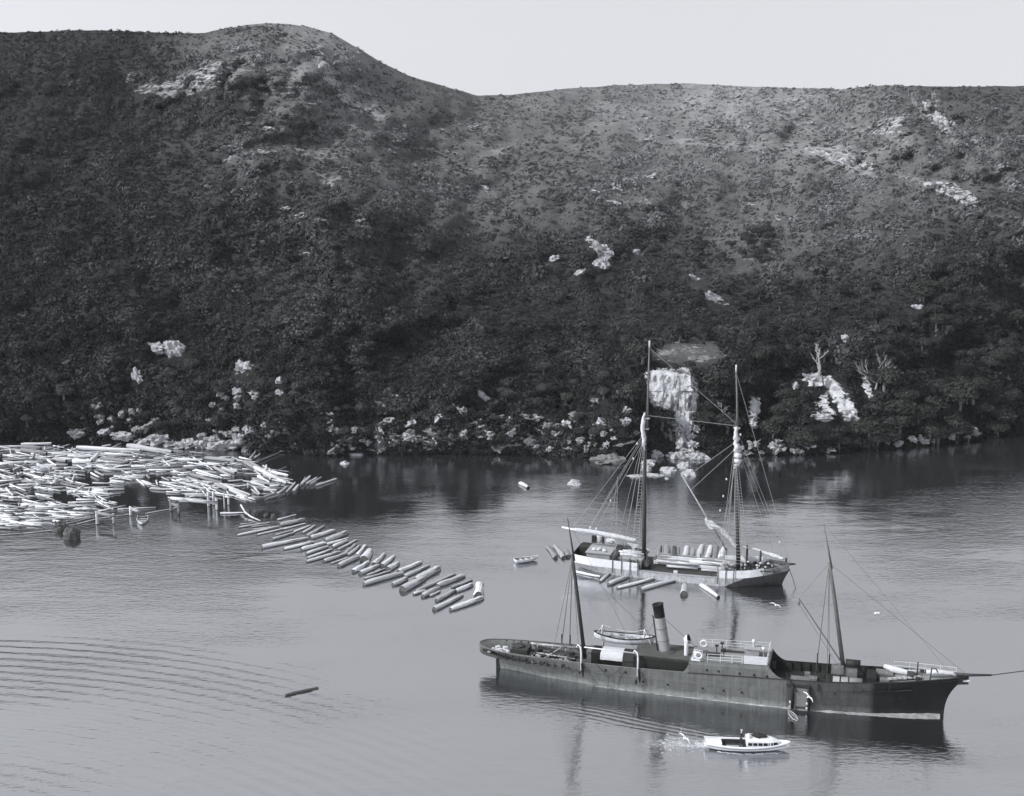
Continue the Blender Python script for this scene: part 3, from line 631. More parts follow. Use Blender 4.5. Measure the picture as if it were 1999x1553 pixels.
for i, (x1, y1, x2, y2, t_) in enumerate(RAFT):
    L_ = math.hypot(x2-x1, y2-y1); sz = 'thick' if t_ > 34 else 'thin' if t_ < 20 else 'medium'; ln = 'long' if L_ > 200 else 'short' if L_ < 110 else 'mid length'
    rank = sum(1 for q in RAFT if q[0] < x1)+1
    sfx = 'th' if 10 <= rank % 100 <= 20 else {1: 'st', 2: 'nd', 3: 'rd'}.get(rank % 10, 'th')
    logpx(440+x1/3.844, 960+y1/3.844, 440+x2/3.844, 960+y2/3.844, t_/3.844, 'g', f'{ln} {sz} log, {rank}{sfx} from the left in the floating string of logs', 'logs of the floating string')
# log pond
def inside(x, y):
    top = interp(x, [-80, 300, 480, 520, 600], [864, 872, 892, 905, 930]); bot = interp(x, [-80, 40, 120, 190, 330, 430, 500, 560, 600], [1048, 1040, 1030, 1012, 992, 978, 985, 965, 945])
    return top+3 < y < bot-4
HOL = [(270, 968, 62, 22), (190, 930, 40, 16), (130, 975, 30, 8), (480, 935, 22, 7), (330, 985, 60, 8), (150, 905, 40, 7), (120, 955, 14, 10), (300, 935, 30, 8), (210, 1000, 50, 6), (70, 962, 40, 5)]
zl = {'t': ('bleached log jammed among others along the shore side of the log pond', 'shore side logs of the pond'), 'm': ('bleached log drifting at an angle in the middle of the log pond', 'loose logs in the middle of the pond'),
      'b': ('pale log packed tightly in the near left corner of the log pond', 'packed logs in the near corner of the pond'), 'r': ('white log in the tangled heap at the right end of the log pond', 'tangled logs at the right end of the pond')}
SL = []
SH = []
for x1, y1, x2, y2, t_ in [(780,335,1050,480,26),(850,345,1180,520,22),(900,400,1240,570,30),(1080,450,1260,490,26),(570,590,860,700,30),(640,640,830,720,24),(600,600,760,690,22),(480,580,620,640,24),(1000,490,1280,560,18),(1390,590,1490,500,20),(1445,585,1560,515,15),(1485,590,1605,515,14),(1545,590,1765,520,18),(1310,655,1365,580,22),(1235,665,1330,560,14),(1140,685,1250,600,18),(1000,720,1150,665,14),(1020,740,1220,690,16),(1130,445,1240,398,10),(915,350,1180,240,9),(1150,235,1300,233,6),(850,320,920,230,16),(900,310,960,265,14),(720,435,880,438,12),(430,410,570,350,10),(540,395,640,345,14),(380,300,700,330,30),(100,320,350,325,26),(175,695,365,705,20),(620,550,780,535,10),(280,430,560,520,20),(230,480,540,570,24),(190,510,420,590,18),(470,405,660,500,22),(560,415,700,470,30),(120,570,380,640,18),(500,570,640,620,20),(1500,640,1500,641,1),(1060,600,1160,590,20),(1380,600,1440,500,10),(860,560,1010,600,20),(880,520,1040,560,26),(900,610,960,690,18),(1000,640,1140,650,24),(950,560,1120,590,22),(870,640,950,700,14),(940,500,1060,570,24)]:
    if t_ < 2: continue
    SH.append((330+x1/5.403, 840+y1/5.403, 330+x2/5.403, 840+y2/5.403, t_/5.403))
for x1, y1, x2, y2, t_ in [(690,105,1460,145,38),(1310,85,1850,170,60),(990,235,1320,270,46),(640,265,870,270,60),(860,270,950,165,44),(390,180,780,175,20),(190,225,430,250,22),(400,240,560,265,36),(10,60,380,50,24),(10,90,250,110,40),(10,130,320,180,34),(1340,370,1990,330,22),(1000,372,1340,370,18),(330,255,440,330,18),(240,330,440,325,24),(620,430,670,385,22),(1300,240,1480,205,24),(1190,300,1500,225,18),(930,265,1000,270,10),(910,390,1020,445,20),(860,410,960,465,16),(1140,450,1300,470,20),(1270,480,1420,475,30),(1420,450,1520,460,26),(1100,510,1270,530,20),(880,540,1080,545,14),(480,530,740,585,18),(560,585,700,610,16),(880,600,1080,620,26),(300,590,570,575,18),(250,605,500,590,10),(400,560,430,500,40),(470,445,530,470,18),(550,480,650,530,16),(300,450,400,475,22),(130,440,260,470,16),(10,520,250,525,18),(1540,440,1580,490,22),(1590,590,1850,610,24),(1720,455,1820,500,14),(1860,460,2000,490,20),(1100,110,1230,45,14),(990,90,1100,65,18),(250,140,480,70,9),(330,150,600,60,9),(620,150,720,100,8),(200,580,320,500,10),(110,610,150,590,26),(200,620,240,610,26),(820,320,880,340,16),(820,410,860,360,14),(750,370,810,330,16),(240,425,400,365,9),(150,415,270,350,8)]:
    SH.append((40+x1/6.247, 860+y1/6.247, 40+x2/6.247, 860+y2/6.247, t_/6.247))
for i, (x1, y1, x2, y2, t_) in enumerate(SH):
    mxx, my = (x1+x2)/2, (y1+y2)/2; zk = 'r' if mxx > 400 else 't' if my < 915 else 'm'
    logpx(x1, y1, x2, y2, t_*1.05, 'p', zl[zk][0], zl[zk][1], z=.18+.02*(i % 12))
stuffq = []
tries = 0; placed = 0
while placed < 700 and tries < 20000:
    tries += 1; x = random.uniform(-75, 560); y = random.uniform(864, 1044)
    if not inside(x, y): continue
    if any(((x-a)/c)**2+((y-b_)/d)**2 < 1 for a, b_, c, d in HOL): continue
    p = P(x, y); 
    if x > 400: zk, an = 'r', random.gauss(-40, 34)
    elif y < 915: zk, an = 't', random.gauss(5, 30) if random.random() < .75 else random.uniform(-90, 90)
    elif y > 985 and x < 190: zk, an = 'b', random.gauss(-3, 17)
    else: zk, an = 'm', random.gauss(-15, 30) if random.random() < .75 else random.uniform(-90, 90)
    if zk != 'b' and random.random() < .25: continue
    L_ = random.uniform(1.4, 6.2)*(1.15 if zk == 't' else 1); an = R(an); d = Vector((math.cos(an), math.sin(an), 0))*L_/2
    e1_, e2_ = pix(p+d), pix(p-d)
    if not (inside(*e1_) and inside(*e2_)) and x > -20: continue
    dia = random.choice([random.uniform(.12, .26), random.uniform(.2, .42)]); z = random.uniform(-.02, .30)
    if CNT['n'] < 268: log(p-d, p+d, dia, 'p' if random.random() < .8 else 'g', zl[zk][0], zl[zk][1], z)
    else: stuffq.append((p-d, p+d, dia, z))
    placed += 1
b_ = MB()
for a, c, dia, z in stuffq: b_.tube([a+Vector((0, 0, z)), (a+c)/2+Vector((0, 0, z)), c+Vector((0, 0, z))], [dia*.5, dia*.45, dia*.4], 8)
if stuffq: setp(b_.build('drift_logs', 'log_pale', None, True), 'smaller bleached logs filling the gaps of the log pond', 'logs', None, 'stuff')
print('logs', CNT, 'stuff', len(stuffq))
# boom sticks
BS = [(-20, 1046, 45, 1042), (45, 1042, 103, 1036), (150, 1024, 192, 1013), (192, 1013, 256, 1004), (284, 1003, 334, 994), (334, 994, 350, 990), (108, 1028, 192, 1008)]
for i, q in enumerate(BS): logpx(*q, 2.6, 'g', ['thin boom pole floating along the near edge of the log pond', 'thin boom pole floating along the near edge of the log pond'][0], 'boom poles')
logpx(430, 1002.5, 476, 1001.5, 4, 'p', 'single white log floating just right of the piles')
logpx(1015, 944, 1031, 953, 7, 'p', 'short white log adrift in open water beyond the sailing ship')
logpx(557, 1358, 621, 1343, 5.5, 'd', 'lone dark waterlogged log in the open foreground water', z=.02)
# logs round the schooner
sc = lambda x, y: (1250+x/11.09, 1040+y/11.09)
for i, (x1, y1, x2, y2, t_, d_) in enumerate([(390, 450, 430, 310, 100, 'left of the row'), (560, 455, 565, 310, 125, 'broad and bright'), (720, 460, 735, 320, 90, 'dark barked'), (820, 480, 825, 340, 55, 'narrow'), (960, 490, 1010, 330, 130, 'ragged'), (1110, 500, 1150, 340, 90, 'slim bright'), (1270, 510, 1340, 300, 150, 'largest'), (1430, 520, 1520, 310, 90, 'pale leaning'), (1600, 530, 1660, 310, 110, 'partly hidden'), (1740, 540, 1830, 350, 140, 'stout grey')]):
    a, b2 = sc(x1, y1), sc(x2, y2); logpx(a[0], a[1]+9, b2[0], b2[1]+2, t_/11.09, 'd' if 'dark' in d_ else 'p', f'{d_} log floating on the far side of the sailing ship', 'logs beyond the sailing ship', z=.25)
for x1, y1, x2, y2, t_, k, lb in [(1085, 1090, 1069, 1068, 8.5, 'p', 'thick bright log floating off the stern of the sailing ship, left of two'), (1100, 1090, 1083, 1067, 8.5, 'p', 'thick bright log floating off the stern of the sailing ship, right of two'), (1109, 1088, 1104, 1074, 8, 'p', 'short log close against the stern of the sailing ship'),
   (1120, 1116, 1172, 1127, 5, 'p', 'long log parallel to the stern quarter of the sailing ship'), (1172, 1136, 1192, 1119, 5.5, 'g', 'short dark sided log under the stern quarter, nearest the parallel log'), (1188, 1142, 1226, 1127, 8, 'g', 'stout log floating beside the sailing ship, second from the stern'),
   (1205, 1149, 1278, 1130, 6, 'g', 'long thin log floating beside the sailing ship, third from the stern'), (1252, 1152, 1318, 1134, 8, 'p', 'long bright log floating beside the sailing ship, left of the fat short one'), (1335, 1162, 1336, 1143, 17, 'p', 'fat short log floating end on beside the sailing ship'),
   (1368, 1143, 1402, 1167, 9, 'p', 'bright log slanting away from the bow quarter of the sailing ship')]:
    logpx(x1, y1, x2, y2, t_, k, lb)
# piles of the log pond
def pile(x, yb, yt, tpx=6):
    p = P(x, yb); s = (p-Vector((0, 0, CAM_H))).length/F_PX; return p, (yb-yt)*s/math.cos(R(18)), tpx*s/2
def piles(label, posts, beams):
    p0 = P(posts[0][0], posts[0][1]); root = empty('pile_frame', p0, 0, label, 'piles')
    for x, yb, yt, t_ in posts:
        p, h, r = pile(x, yb, yt, t_); b_ = MB(); q = p-p0
        b_.tube([q+Vector((0, 0, -1.5)), q+Vector((.03, 0, h*.5)), q+Vector((0, 0, h))], [r*1.1, r, r*.92], 9, wob=.06); b_.build('post', 'log_pale', root, True)
    for x1, y1, x2, y2, t_, zz in beams:
        a = P(x1, y1, zz)-p0; c = P(x2, y2, zz)-p0; r = t_*.096/2; b_ = MB(); b_.tube([a, (a+c)/2, c], [r, r*1.05, r], 9, wob=.05); b_.build('beam', 'log_pale', root, True)
piles('two bleached piles joined by a beam at the left end of the boom', [(190, 1023, 999, 6), (222, 1022, 1003, 5.5)], [(191, 1001, 224, 1007, 4.5, 1.9)])
piles('leaning bleached piles with a short beam beside the small white rowing boat', [(255, 1006, 989, 5), (270, 1010, 996, 5)], [(256, 992, 271, 998, 5, 1.6)])
piles('long pale beam resting on a row of bleached piles at the pond mouth', [(334, 997, 971, 5.5), (349, 1004, 983, 5), (407, 988, 961, 5), (417, 986, 960, 5), (423, 995, 972, 4.5)], [(333, 972, 424, 981, 6, 2.5), (336, 983, 350, 988, 5, 1.6)])
piles('single thin pile at the right end of the pond mouth', [(438, 994, 963, 3), (446, 985, 966, 4)], [(437, 968, 448, 971, 3, 2.2)])
# dark root stumps
def stump(x, y, rpx, label, seed, k=1.0):
    p = P(x, y); s = (p-Vector((0, 0, CAM_H))).length/F_PX; r = rpx*s
    b_ = MB(); b_.ball((0, 0, r*.35), (2*r, 1.8*r, 2*r*k), 14, .35, seed, 1.5)
    rnd = random.Random(seed)
    for i in range(16):
        a = rnd.uniform(0, 6.28); e = rnd.uniform(-.1, 1.2); d = Vector((math.cos(a)*math.cos(e), math.sin(a)*math.cos(e), math.sin(e)))
        b_.tube([Vector((0, 0, r*.35))+d*r*.7, Vector((0, 0, r*.35))+d*r*rnd.uniform(1.05, 1.3)+Vector((0, 0, .1))], [r*.12, r*.03], 5)
    o = b_.build('root_stump', 'log_dark'); o.location = p; return setp(o, label, 'stump')
stump(119, 1034, 13, 'dark root stump on the pond boom, the smaller upper one of two', 3)
stump(141, 1050, 14, 'dark root stump floating in front of the pond boom, the larger lower one', 5, 1.25)
for x, y, r_, lb, sd_ in [(484, 1002, 6, 'small dark stump at the start of the floating string', 11), (497, 1006, 6, 'second small dark stump behind the floating string', 12), (520, 1008, 5, 'dark stump nestled against the first logs of the string', 13), (534, 1010, 5, 'small stump right of the other stumps at the string head', 14)]: stump(x, y, r_, lb, sd_)
b_ = MB(); b_.tube([P(470, 985, .8), P(479, 1000, .5), P(490, 1008, .3), P(508, 1016, .2)], [.16, .15, .13, .1], 8)
setp(b_.build('bent_pole', 'log', None, True), 'long bent pole curving from the piles to the floating string', 'pole')
# ------------------------------------------------------------------ the steamer
class Frame:
    def __init__(s, A, B):
        s.o = Vector(A); s.th = math.atan2(B.y-A.y, B.x-A.x); s.m = Matrix.Rotation(s.th, 3, 'Z'); s.mi = s.m.transposed()
    def y(s, px, py, y):                 # local point on the plane local-y = y behind a photo pixel
        o = s.mi @ (Vector((0, 0, CAM_H))-s.o); d = s.mi @ ray(px, py); t = (y-o.y)/d.y; return o+d*t
    def z(s, px, py, z): return s.mi @ (P(px, py, z)-s.o)
S = Frame(P(975, 1303), P(1840, 1397))
ship = empty('steamship', S.o, S.th, 'long dark steamship with a tall pale funnel and two raked masts, moored in the foreground', 'ship')
HB = 2.68
SHX = [-2.4, 0, 3, 10, 16, 22.3, 33.2, 37, 41.7, 45, 47.5, 51, 52.4]
SHZ = [2.95, 2.85, 2.8, 2.78, 2.85, 3.0, 3.42, 3.52, 3.85, 4.15, 4.4, 4.75, 4.95]
def hull(xs, wl, dk, sheer, keel0, fore, aft, nlev=12, stern_flat=.0):
    """returns rows[level][station] for the near (-y) half: xs station parameter 0..1"""
# generic hull: x0w,x1w waterline ends; x0d,x1d deck ends
def hull_pts(n, lv, x0w, x1w, x0d, x1d, bw, bd, zs, zf, stern_pow, bow_pow, zbot=-1.0):
    rows = []
    for l in range(lv+2):
        t = (l-1)/lv; row = []
        for i in range(n+1):
            u = i/n; uu = .5-.5*math.cos(math.pi*u)
            tt = max(0, t); k = tt**(stern_pow+(bow_pow-stern_pow)*sstep(.2, .8, u))
            x = (x0w+(x1w-x0w)*uu)*(1-k)+(x0d+(x1d-x0d)*uu)*k
            g = 1-(1-tt)**1.6; e = abs(2*uu-1)**3; g = g*(1-e)+tt**1.3*e
            b = bw(uu)*(1-g)+bd(uu)*g
            z = zs(x0d+(x1d-x0d)*uu)*tt if t >= 0 else zbot
            if t < 0: b *= .85
            row.append(Vector((x, b, z)))
        rows.append(row)
    return rows
def bw_(u): return interp(u, [0, .03, .1, .22, .38, .62, .72, .82, .93, 1], [.04, .3, 1.1, 1.95, 2.5, 2.5, 2.3, 1.75, .75, .04])
def bd_(u): return interp(u, [0, .006, .02, .05, .1, .2, .35, .7, .8, .88, .95, .985, 1], [.25, .95, 1.45, 1.95, 2.3, 2.6, HB, HB, 2.45, 1.95, 1.1, .5, .12])
zsheer = lambda x: interp(x, SHX, SHZ)
rows = hull_pts(70, 12, 0, 50, -2.4, 52.4, bw_, bd_, zsheer, None, 5.0, 2.6)
NW = [[Vector((p.x, -p.y, p.z)) for p in r] for r in rows]
hb = MB(); hb.grid(rows); hb.grid([r[::-1] for r in NW])
hb.grid([[r[0] for r in rows], [r[0] for r in NW]]); hb.grid([[r[-1] for r in NW], [r[-1] for r in rows]])
hm = M['hull_grey']
# plating: hull material with seams, rust and forward shade painted in as dark colour
def hull_mat(name, base, dark, split, seams=True):
    m = mat(name, base, .65, .18, .8, bump=.1, spec=.12); t = m.node_tree; b = t.nodes['Principled BSDF']
    g = N(t, 'ShaderNodeTexCoord').outputs['Object']; sp = N(t, 'ShaderNodeSeparateXYZ'); t.links.new(g, sp.inputs[0])
    def mth(op, a, b_, c=None):
        n = N(t, 'ShaderNodeMath', operation=op)
        for i, x in enumerate((a, b_, c)):
            if x is None: continue
            if isinstance(x, (int, float)): n.inputs[i].default_value = x
            else: t.links.new(x, n.inputs[i])
        return n.outputs[0]
    def noi(scale, sx, sy, sz):
        mp = N(t, 'ShaderNodeMapping'); mp.inputs['Scale'].default_value = (sx, sy, sz); t.links.new(g, mp.inputs[0])
        n = N(t, 'ShaderNodeTexNoise'); n.inputs['Scale'].default_value = scale; n.inputs['Detail'].default_value = 6; n.inputs['Roughness'].default_value = .7; t.links.new(mp.outputs[0], n.inputs['Vector']); return n.outputs[0]
    src = b.inputs['Base Color'].links[0].from_socket
    # strake seams along the hull and butts across
    zz = mth('FRACT', mth('MULTIPLY', sp.outputs[2], 1.25), 0); seam = mth('LESS_THAN', zz, .05)
    row_ = mth('FLOOR', mth('MULTIPLY', sp.outputs[2], 1.25), 0)
    xx = mth('FRACT', mth('ADD', mth('MULTIPLY', sp.outputs[0], .22), mth('MULTIPLY', row_, .37)), 0); butt = mth('LESS_THAN', xx, .012)
    lines = mth('SUBTRACT', 1, mth('MULTIPLY', mth('MAXIMUM', seam, butt), .28))
    streak = noi(1.4, 2.2, 1, .18); st = mth('ADD', .35, mth('MULTIPLY', streak, 1.2))
    # salt and rust bloom near the waterline
    bl = N(t, 'ShaderNodeMapRange'); bl.inputs['From Min'].default_value = .9; bl.inputs['From Max'].default_value = .1; t.links.new(mth('ADD', sp.outputs[2], mth('MULTIPLY', mth('SUBTRACT', noi(1.2, 1, 1, 1.5), .5), 1.6)), bl.inputs[0])
    bloom = mth('ADD', 1, mth('MULTIPLY', bl.outputs[0], 1.1))
    allv = mth('MULTIPLY', mth('MULTIPLY', lines, st), bloom)
    if dark is not None:
        mr_ = N(t, 'ShaderNodeMapRange'); mr_.inputs['From Min'].default_value = split-.25; mr_.inputs['From Max'].default_value = split+.25; mr_.inputs['To Min'].default_value = 1; mr_.inputs['To Max'].default_value = dark/base
        t.links.new(sp.outputs[0], mr_.inputs[0]); allv = mth('MULTIPLY', allv, mr_.outputs[0])
        allv = mth('MULTIPLY', allv, mth('SUBTRACT', 1, mth('MULTIPLY', mth('GREATER_THAN', sp.outputs[0], 33.3), .45)))  # plates ahead of the bridge darkened, shade put into the colour
    vm_ = N(t, 'ShaderNodeVectorMath', operation='SCALE'); t.links.new(src, vm_.inputs[0]); t.links.new(allv, vm_.inputs['Scale']); t.links.new(vm_.outputs[0], b.inputs['Base Color'])
    M[name] = m; return m
hull_mat('steamer_plates', .10, .022, 42.4)
hb.build('hull', 'steamer_plates', ship, True)
# pale boot band along the waterline
def side_strip(x0, x1, z0, z1, out, mtl, name, n=60, side=-1, rag=0):
    """a thin plate laid on the outside of the hull between two heights"""
    xs_ = [x0+(x1-x0)*i/n for i in range(n+1)]; b_ = MB()
    def br(x, z):
        best = None
        for l in range(1, len(rows)-1):
            ra, rb = rows[l], rows[l+1]
            ya = np.interp(x, [p.x for p in ra], [p.y for p in ra]); za = np.interp(x, [p.x for p in ra], [p.z for p in ra])
            yb = np.interp(x, [p.x for p in rb], [p.y for p in rb]); zb = np.interp(x, [p.x for p in rb], [p.z for p in rb])
            if za <= z <= zb+1e-6: return ya+(yb-ya)*(z-za)/max(1e-6, zb-za)
        return np.interp(x, [p.x for p in rows[-1]], [p.y for p in rows[-1]])
    top = []; bot = []
    for x in xs_:
        a = z0(x) if callable(z0) else z0; c = z1(x) if callable(z1) else z1
        if rag: c += rag*fb(x*1.3, 2.2)
        bot.append(Vector((x, side*(br(x, a)+out), a))); top.append(Vector((x, side*(br(x, c)+out), c)))
    inn = [p-Vector((0, side*(out+.06), 0)) for p in top]; inb = [p-Vector((0, side*(out+.06), 0)) for p in bot]
    b_.grid([inb, bot, top, inn]); return b_.build(name, mtl, ship)
bnd = side_strip(11, 49.6, -.05, lambda x: .05+.04*sstep(20, 33, x)+.22*sstep(42, 49, x), .012, 'boot_band', 'waterline_band', 90, -1, .09)
rub = side_strip(22.5, 33.6, lambda x: zsheer(x)-.04, lambda x: zsheer(x)+.05, .05, 'hull_dark', 'rubbing_strake', 30)
side_strip(1.0, 33.0, lambda x: 1.75+.006*x, lambda x: 1.82+.006*x, .03, 'hull_grey', 'rubbing_strake', 60)
# rail cap, inner bulwark and deck
def hull_b(x, z):
    for l in range(1, len(rows)-1):
        ra, rb = rows[l], rows[l+1]
        ya = np.interp(x, [p.x for p in ra], [p.y for p in ra]); za = np.interp(x, [p.x for p in ra], [p.z for p in ra])
        yb = np.interp(x, [p.x for p in rb], [p.y for p in rb]); zb = np.interp(x, [p.x for p in rb], [p.z for p in rb])
        if za <= z <= zb+1e-6: return float(ya+(yb-ya)*(z-za)/max(1e-6, zb-za))
    return dk_y(x)
def dk_y(x): return float(np.interp(x, [p.x for p in rows[-1]], [p.y for p in rows[-1]]))
def deck(name, x0, x1, zf, mtl, inset=.10, n=60, k=6):
    b_ = MB(); rr = []
    for i in range(n+1):
        x = x0+(x1-x0)*i/n; y = max(.02, dk_y(x)-inset); rr.append([(x, -y+2*y*j/k, zf(x)+.07*(1-(2*j/k-1)**2)) for j in range(k+1)])
    b_.grid(rr); return b_.build(name, mtl, ship)
deck('aft_deck', -2.3, 23.2, lambda x: zsheer(x)-.95, 'deck_steel')
deck('well_deck', 31.0, 46.5, lambda x: zsheer(x)-1.05, 'hull_dark')  # dark colour stands in for shade lying in the well
deck('forecastle_deck', 44.2, 52.2, lambda x: zsheer(x)-.28, 'deck_plank')
b_ = MB()
b_.box((44.2, 0, 3.6), (.08, 4.2, .75)); b_.build('forecastle_bulkhead', 'hull_dark', ship)
for sg in (-1, 1):
    b_ = MB(); rr = []
    for i in range(121):
        x = -2.4+54.7*i/120
        if 22.9 < x < 31.6: continue
        y = dk_y(x); z = zsheer(x); yi = max(.02, y-.09)
        rr.append([(x, sg*(y+.03), z-.02), (x, sg*(y+.03), z+.05), (x, sg*(yi-.05), z+.05), (x, sg*yi, z-.02), (x, sg*max(.02, min(yi, hull_b(x, z-1.0)-.06)), z-1.0)])
    ra = [r for r in rr if r[0][0] < 27]; rb = [r for r in rr if r[0][0] > 27]
    for r_ in (ra, rb): b_ = MB(); b_.grid(r_ if sg < 0 else [q[::-1] for q in r_]); b_.build('bulwark', 'hull_grey' if r_ is ra else 'hull_dark', ship)  # forward bulwarks coloured dark for the shadow inside the well
b_ = MB()          # bulwark stays on the inside of the far bulwark
for i in range(26):
    x = .4+i*.85
    if x > 22: break
    for sg in (-1, 1): b_.box((x, sg*(dk_y(x)-.2), zsheer(x)-.5), (.06, .16, .95))
for x in np.arange(33.5, 44, 1.0):
    for sg in (-1, 1): b_.box((x, sg*(dk_y(x)-.2), zsheer(x)-.55), (.06, .16, 1.0))
b_.build('bulwark_stays', 'hull_dark', ship)
# sternpost and rudder
b_ = MB(); b_.box((-.12, 0, .55), (.55, .16, 2.6)); b_.build('rudder', 'hull_dark', ship)
# raised bridge deck with rounded shoulders, sweeping scoops fore and aft
b_ = MB(); rr = []
def top_b(x): return interp(x, [22.4, 23.4, 31.4], [4.18, 4.28, 4.62])
prof = []
for i in range(41):
    x = 22.55+(31.35-22.55)*i/40; zb = zsheer(x)-.02; zt = top_b(x); y = dk_y(x)
    half = [(y-.005, zb), (y-.005, zb+(zt-zb)*.55), (y-.05, zt-.28), (y-.18, zt-.1), (y-.42, zt)]
    rr.append([(x, -a, z) for a, z in half]+[(x, a, z) for a, z in half[::-1]])
b_.grid(rr); b_.f.append(tuple(range(len(rr[0])))[::-1]); b_.mi.append(0)
k0 = len(b_.v)-len(rr[0]); b_.f.append(tuple(k0+j for j in range(len(rr[0])))); b_.mi.append(0)
bd_o = b_.build('bridge_deckhouse', 'steamer_plates', ship)
b_ = MB(); b_.box((26.9, 0, 4.47), (8.6, 4.3, .02), ry=-.041)
for yy in np.arange(-2.1, 2.2, .3): b_.box((26.9, yy, 4.485), (8.6, .03, .02), ry=-.041)
b_.build('bridge_planking', 'deck_plank', ship)
for sg in (-1, 1):                                   # scoops of the bulwark at each end of the bridge
    b_ = MB(); f1 = []; f2 = []
    for i in range(17):
        u = i/16; x = 31.3+2.3*u; zt = zsheer(x)+(4.75-zsheer(31.3))*(1-u)**2.6; y = dk_y(x)
        f1.append([(x, sg*(y+.0), zsheer(x)-.05), (x, sg*y, zt)]); f2.append([(x, sg*(y-.07), zt), (x, sg*(y-.07), zsheer(x)-.05)])
    b_.grid([a+c for a, c in zip(f1, f2)] if sg < 0 else [(a+c)[::-1] for a, c in zip(f1, f2)]); b_.build('bulwark_scoop', 'hull_grey' if sg < 0 else 'hull_dark', ship); b_ = MB()  # far scoop coloured darker than the near one, its shadow painted on
    f1 = []
    for i in range(13):
        u = i/12; x = 22.6-.9*u; zt = zsheer(x)+(4.1-zsheer(22.5))*(1-u)**2.2; y = dk_y(x)
        f1.append([(x, sg*y, zsheer(x)-.05), (x, sg*y, zt), (x, sg*(y-.07), zt), (x, sg*(y-.07), zsheer(x)-.05)])
    b_.grid(f1 if sg > 0 else [q[::-1] for q in f1]); b_.build('bulwark_scoop', 'hull_grey', ship)
b_ = MB(); b_.box((31.37, 0, 3.3), (.05, 5.0, 2.5)); b_.build('bridge_front', 'black_paint_shade', ship)  # black stands in for shade on the forward-facing bulkhead
# portholes and scuppers
b_ = MB()
for i, x in enumerate([3.8, 6.0, 8.3, 10.6, 13.2, 15.5]): b_.lathe((x, -(dk_y(x)-.02), 2.25), [(0, .10), (.11, .10), (.13, .03), (.13, -.1)], 12, (0, -1, .1))
for x in (24.6, 25.9, 28.2, 29.8, 31.2): b_.lathe((x, -(dk_y(x)-.03), 3.55), [(0, .09), (.12, .09), (.14, .02), (.14, -.1)], 12, (0, -1, .2))
for x in (17.5, 20.3, 24.2, 26.5, 28.5): b_.lathe((x, -2.62, 1.35), [(0, .12), (.09, .12), (.11, .02), (.11, -.1)], 10, (0, -1, -.1))
for x in (33.8, 38.5, 45.3): b_.lathe((x, -(dk_y(x)-.18), 2.3), [(0, .12), (.09, .12), (.11, .02), (.11, -.1)], 10, (0, -1, -.15))
b_.build('portholes', 'black_paint_shade', ship)['kind'] = 'stuff'
# figurehead scroll and bow fittings
b_ = MB(); b_.ball((52.0, -.1, 4.35), (1.15, .28, .32), 8, .25, 2, 2)
b_.build('bow_scroll', 'canvas', ship, True)
b_ = MB(); b_.tube([(49.6, 0, 4.9), (52.3, 0, 5.0), (54.6, 0, 5.25)], [.2, .17, .10], 10); b_.build('bowsprit', 'mast_dark', ship, True)
# engine casing
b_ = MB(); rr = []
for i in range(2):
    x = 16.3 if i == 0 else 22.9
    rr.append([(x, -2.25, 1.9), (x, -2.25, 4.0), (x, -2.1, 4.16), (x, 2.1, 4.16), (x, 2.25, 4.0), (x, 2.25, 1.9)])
b_.grid(rr[::-1]); b_.add(rr[0], [(0, 1, 2, 3, 4, 5)]); b_.add(rr[1], [(5, 4, 3, 2, 1, 0)]); cas = b_.build('engine_casing', 'black_paint_shade', ship)  # black wall colour stands in for shade in the recess
b_ = MB(); b_.box((19.6, 0, 4.20), (6.4, 4.1, .06)); b_.build('casing_roof', 'deck_steel', ship)
b_ = MB()
for x in (17.6, 19.0, 20.4, 21.7): b_.box((x, -2.27, 3.1), (.08, .05, 1.8))
b_.build('casing_stiffeners', 'hull_dark', ship)
b_ = MB(); rr = []          # rounded hatch cover aft of the casing
for i in range(9):
    a = math.pi*i/8; rr.append([(14.9, -.3-1.5*math.cos(a)*1.0, 2.3+1.75*math.sin(a)), (16.35, -.3-1.5*math.cos(a), 2.3+1.75*math.sin(a))])
b_.grid(rr); b_.add([r[0] for r in rr], [tuple(range(9))]); b_.build('rounded_hood', 'hull_dark', ship, True)
b_ = MB(); b_.box((13.3, -.1, 2.75), (4.2, 2.1, 1.7)); b_.build('skylight', 'black_paint_shade', ship)
b_ = MB(); rr = []
for i in range(13):
    x = 12.3+2.75*i/12; rr.append([(x, -1.35+.04*fb(x*2, 1), 2.95+.05*fb(x*3, 2)), (x, -1.25, 3.6), (x, -.6, 3.8+.04*fb(x*2, 5)), (x, .6, 3.8), (x, 1.0, 3.6)])
b_.grid(rr); b_.grid([[(p[0], p[1]*.97, p[2]-.05) for p in r][::-1] for r in rr]); b_.build('skylight_cover', 'canvas', ship, True)
b_ = MB(); b_.box((11.3, .2, 2.65), (1.2, 2.0, 1.6)); b_.box((11.3, .2, 3.49), (1.35, 2.2, .07)); b_.build('aft_deckhouse', 'hull_grey', ship)
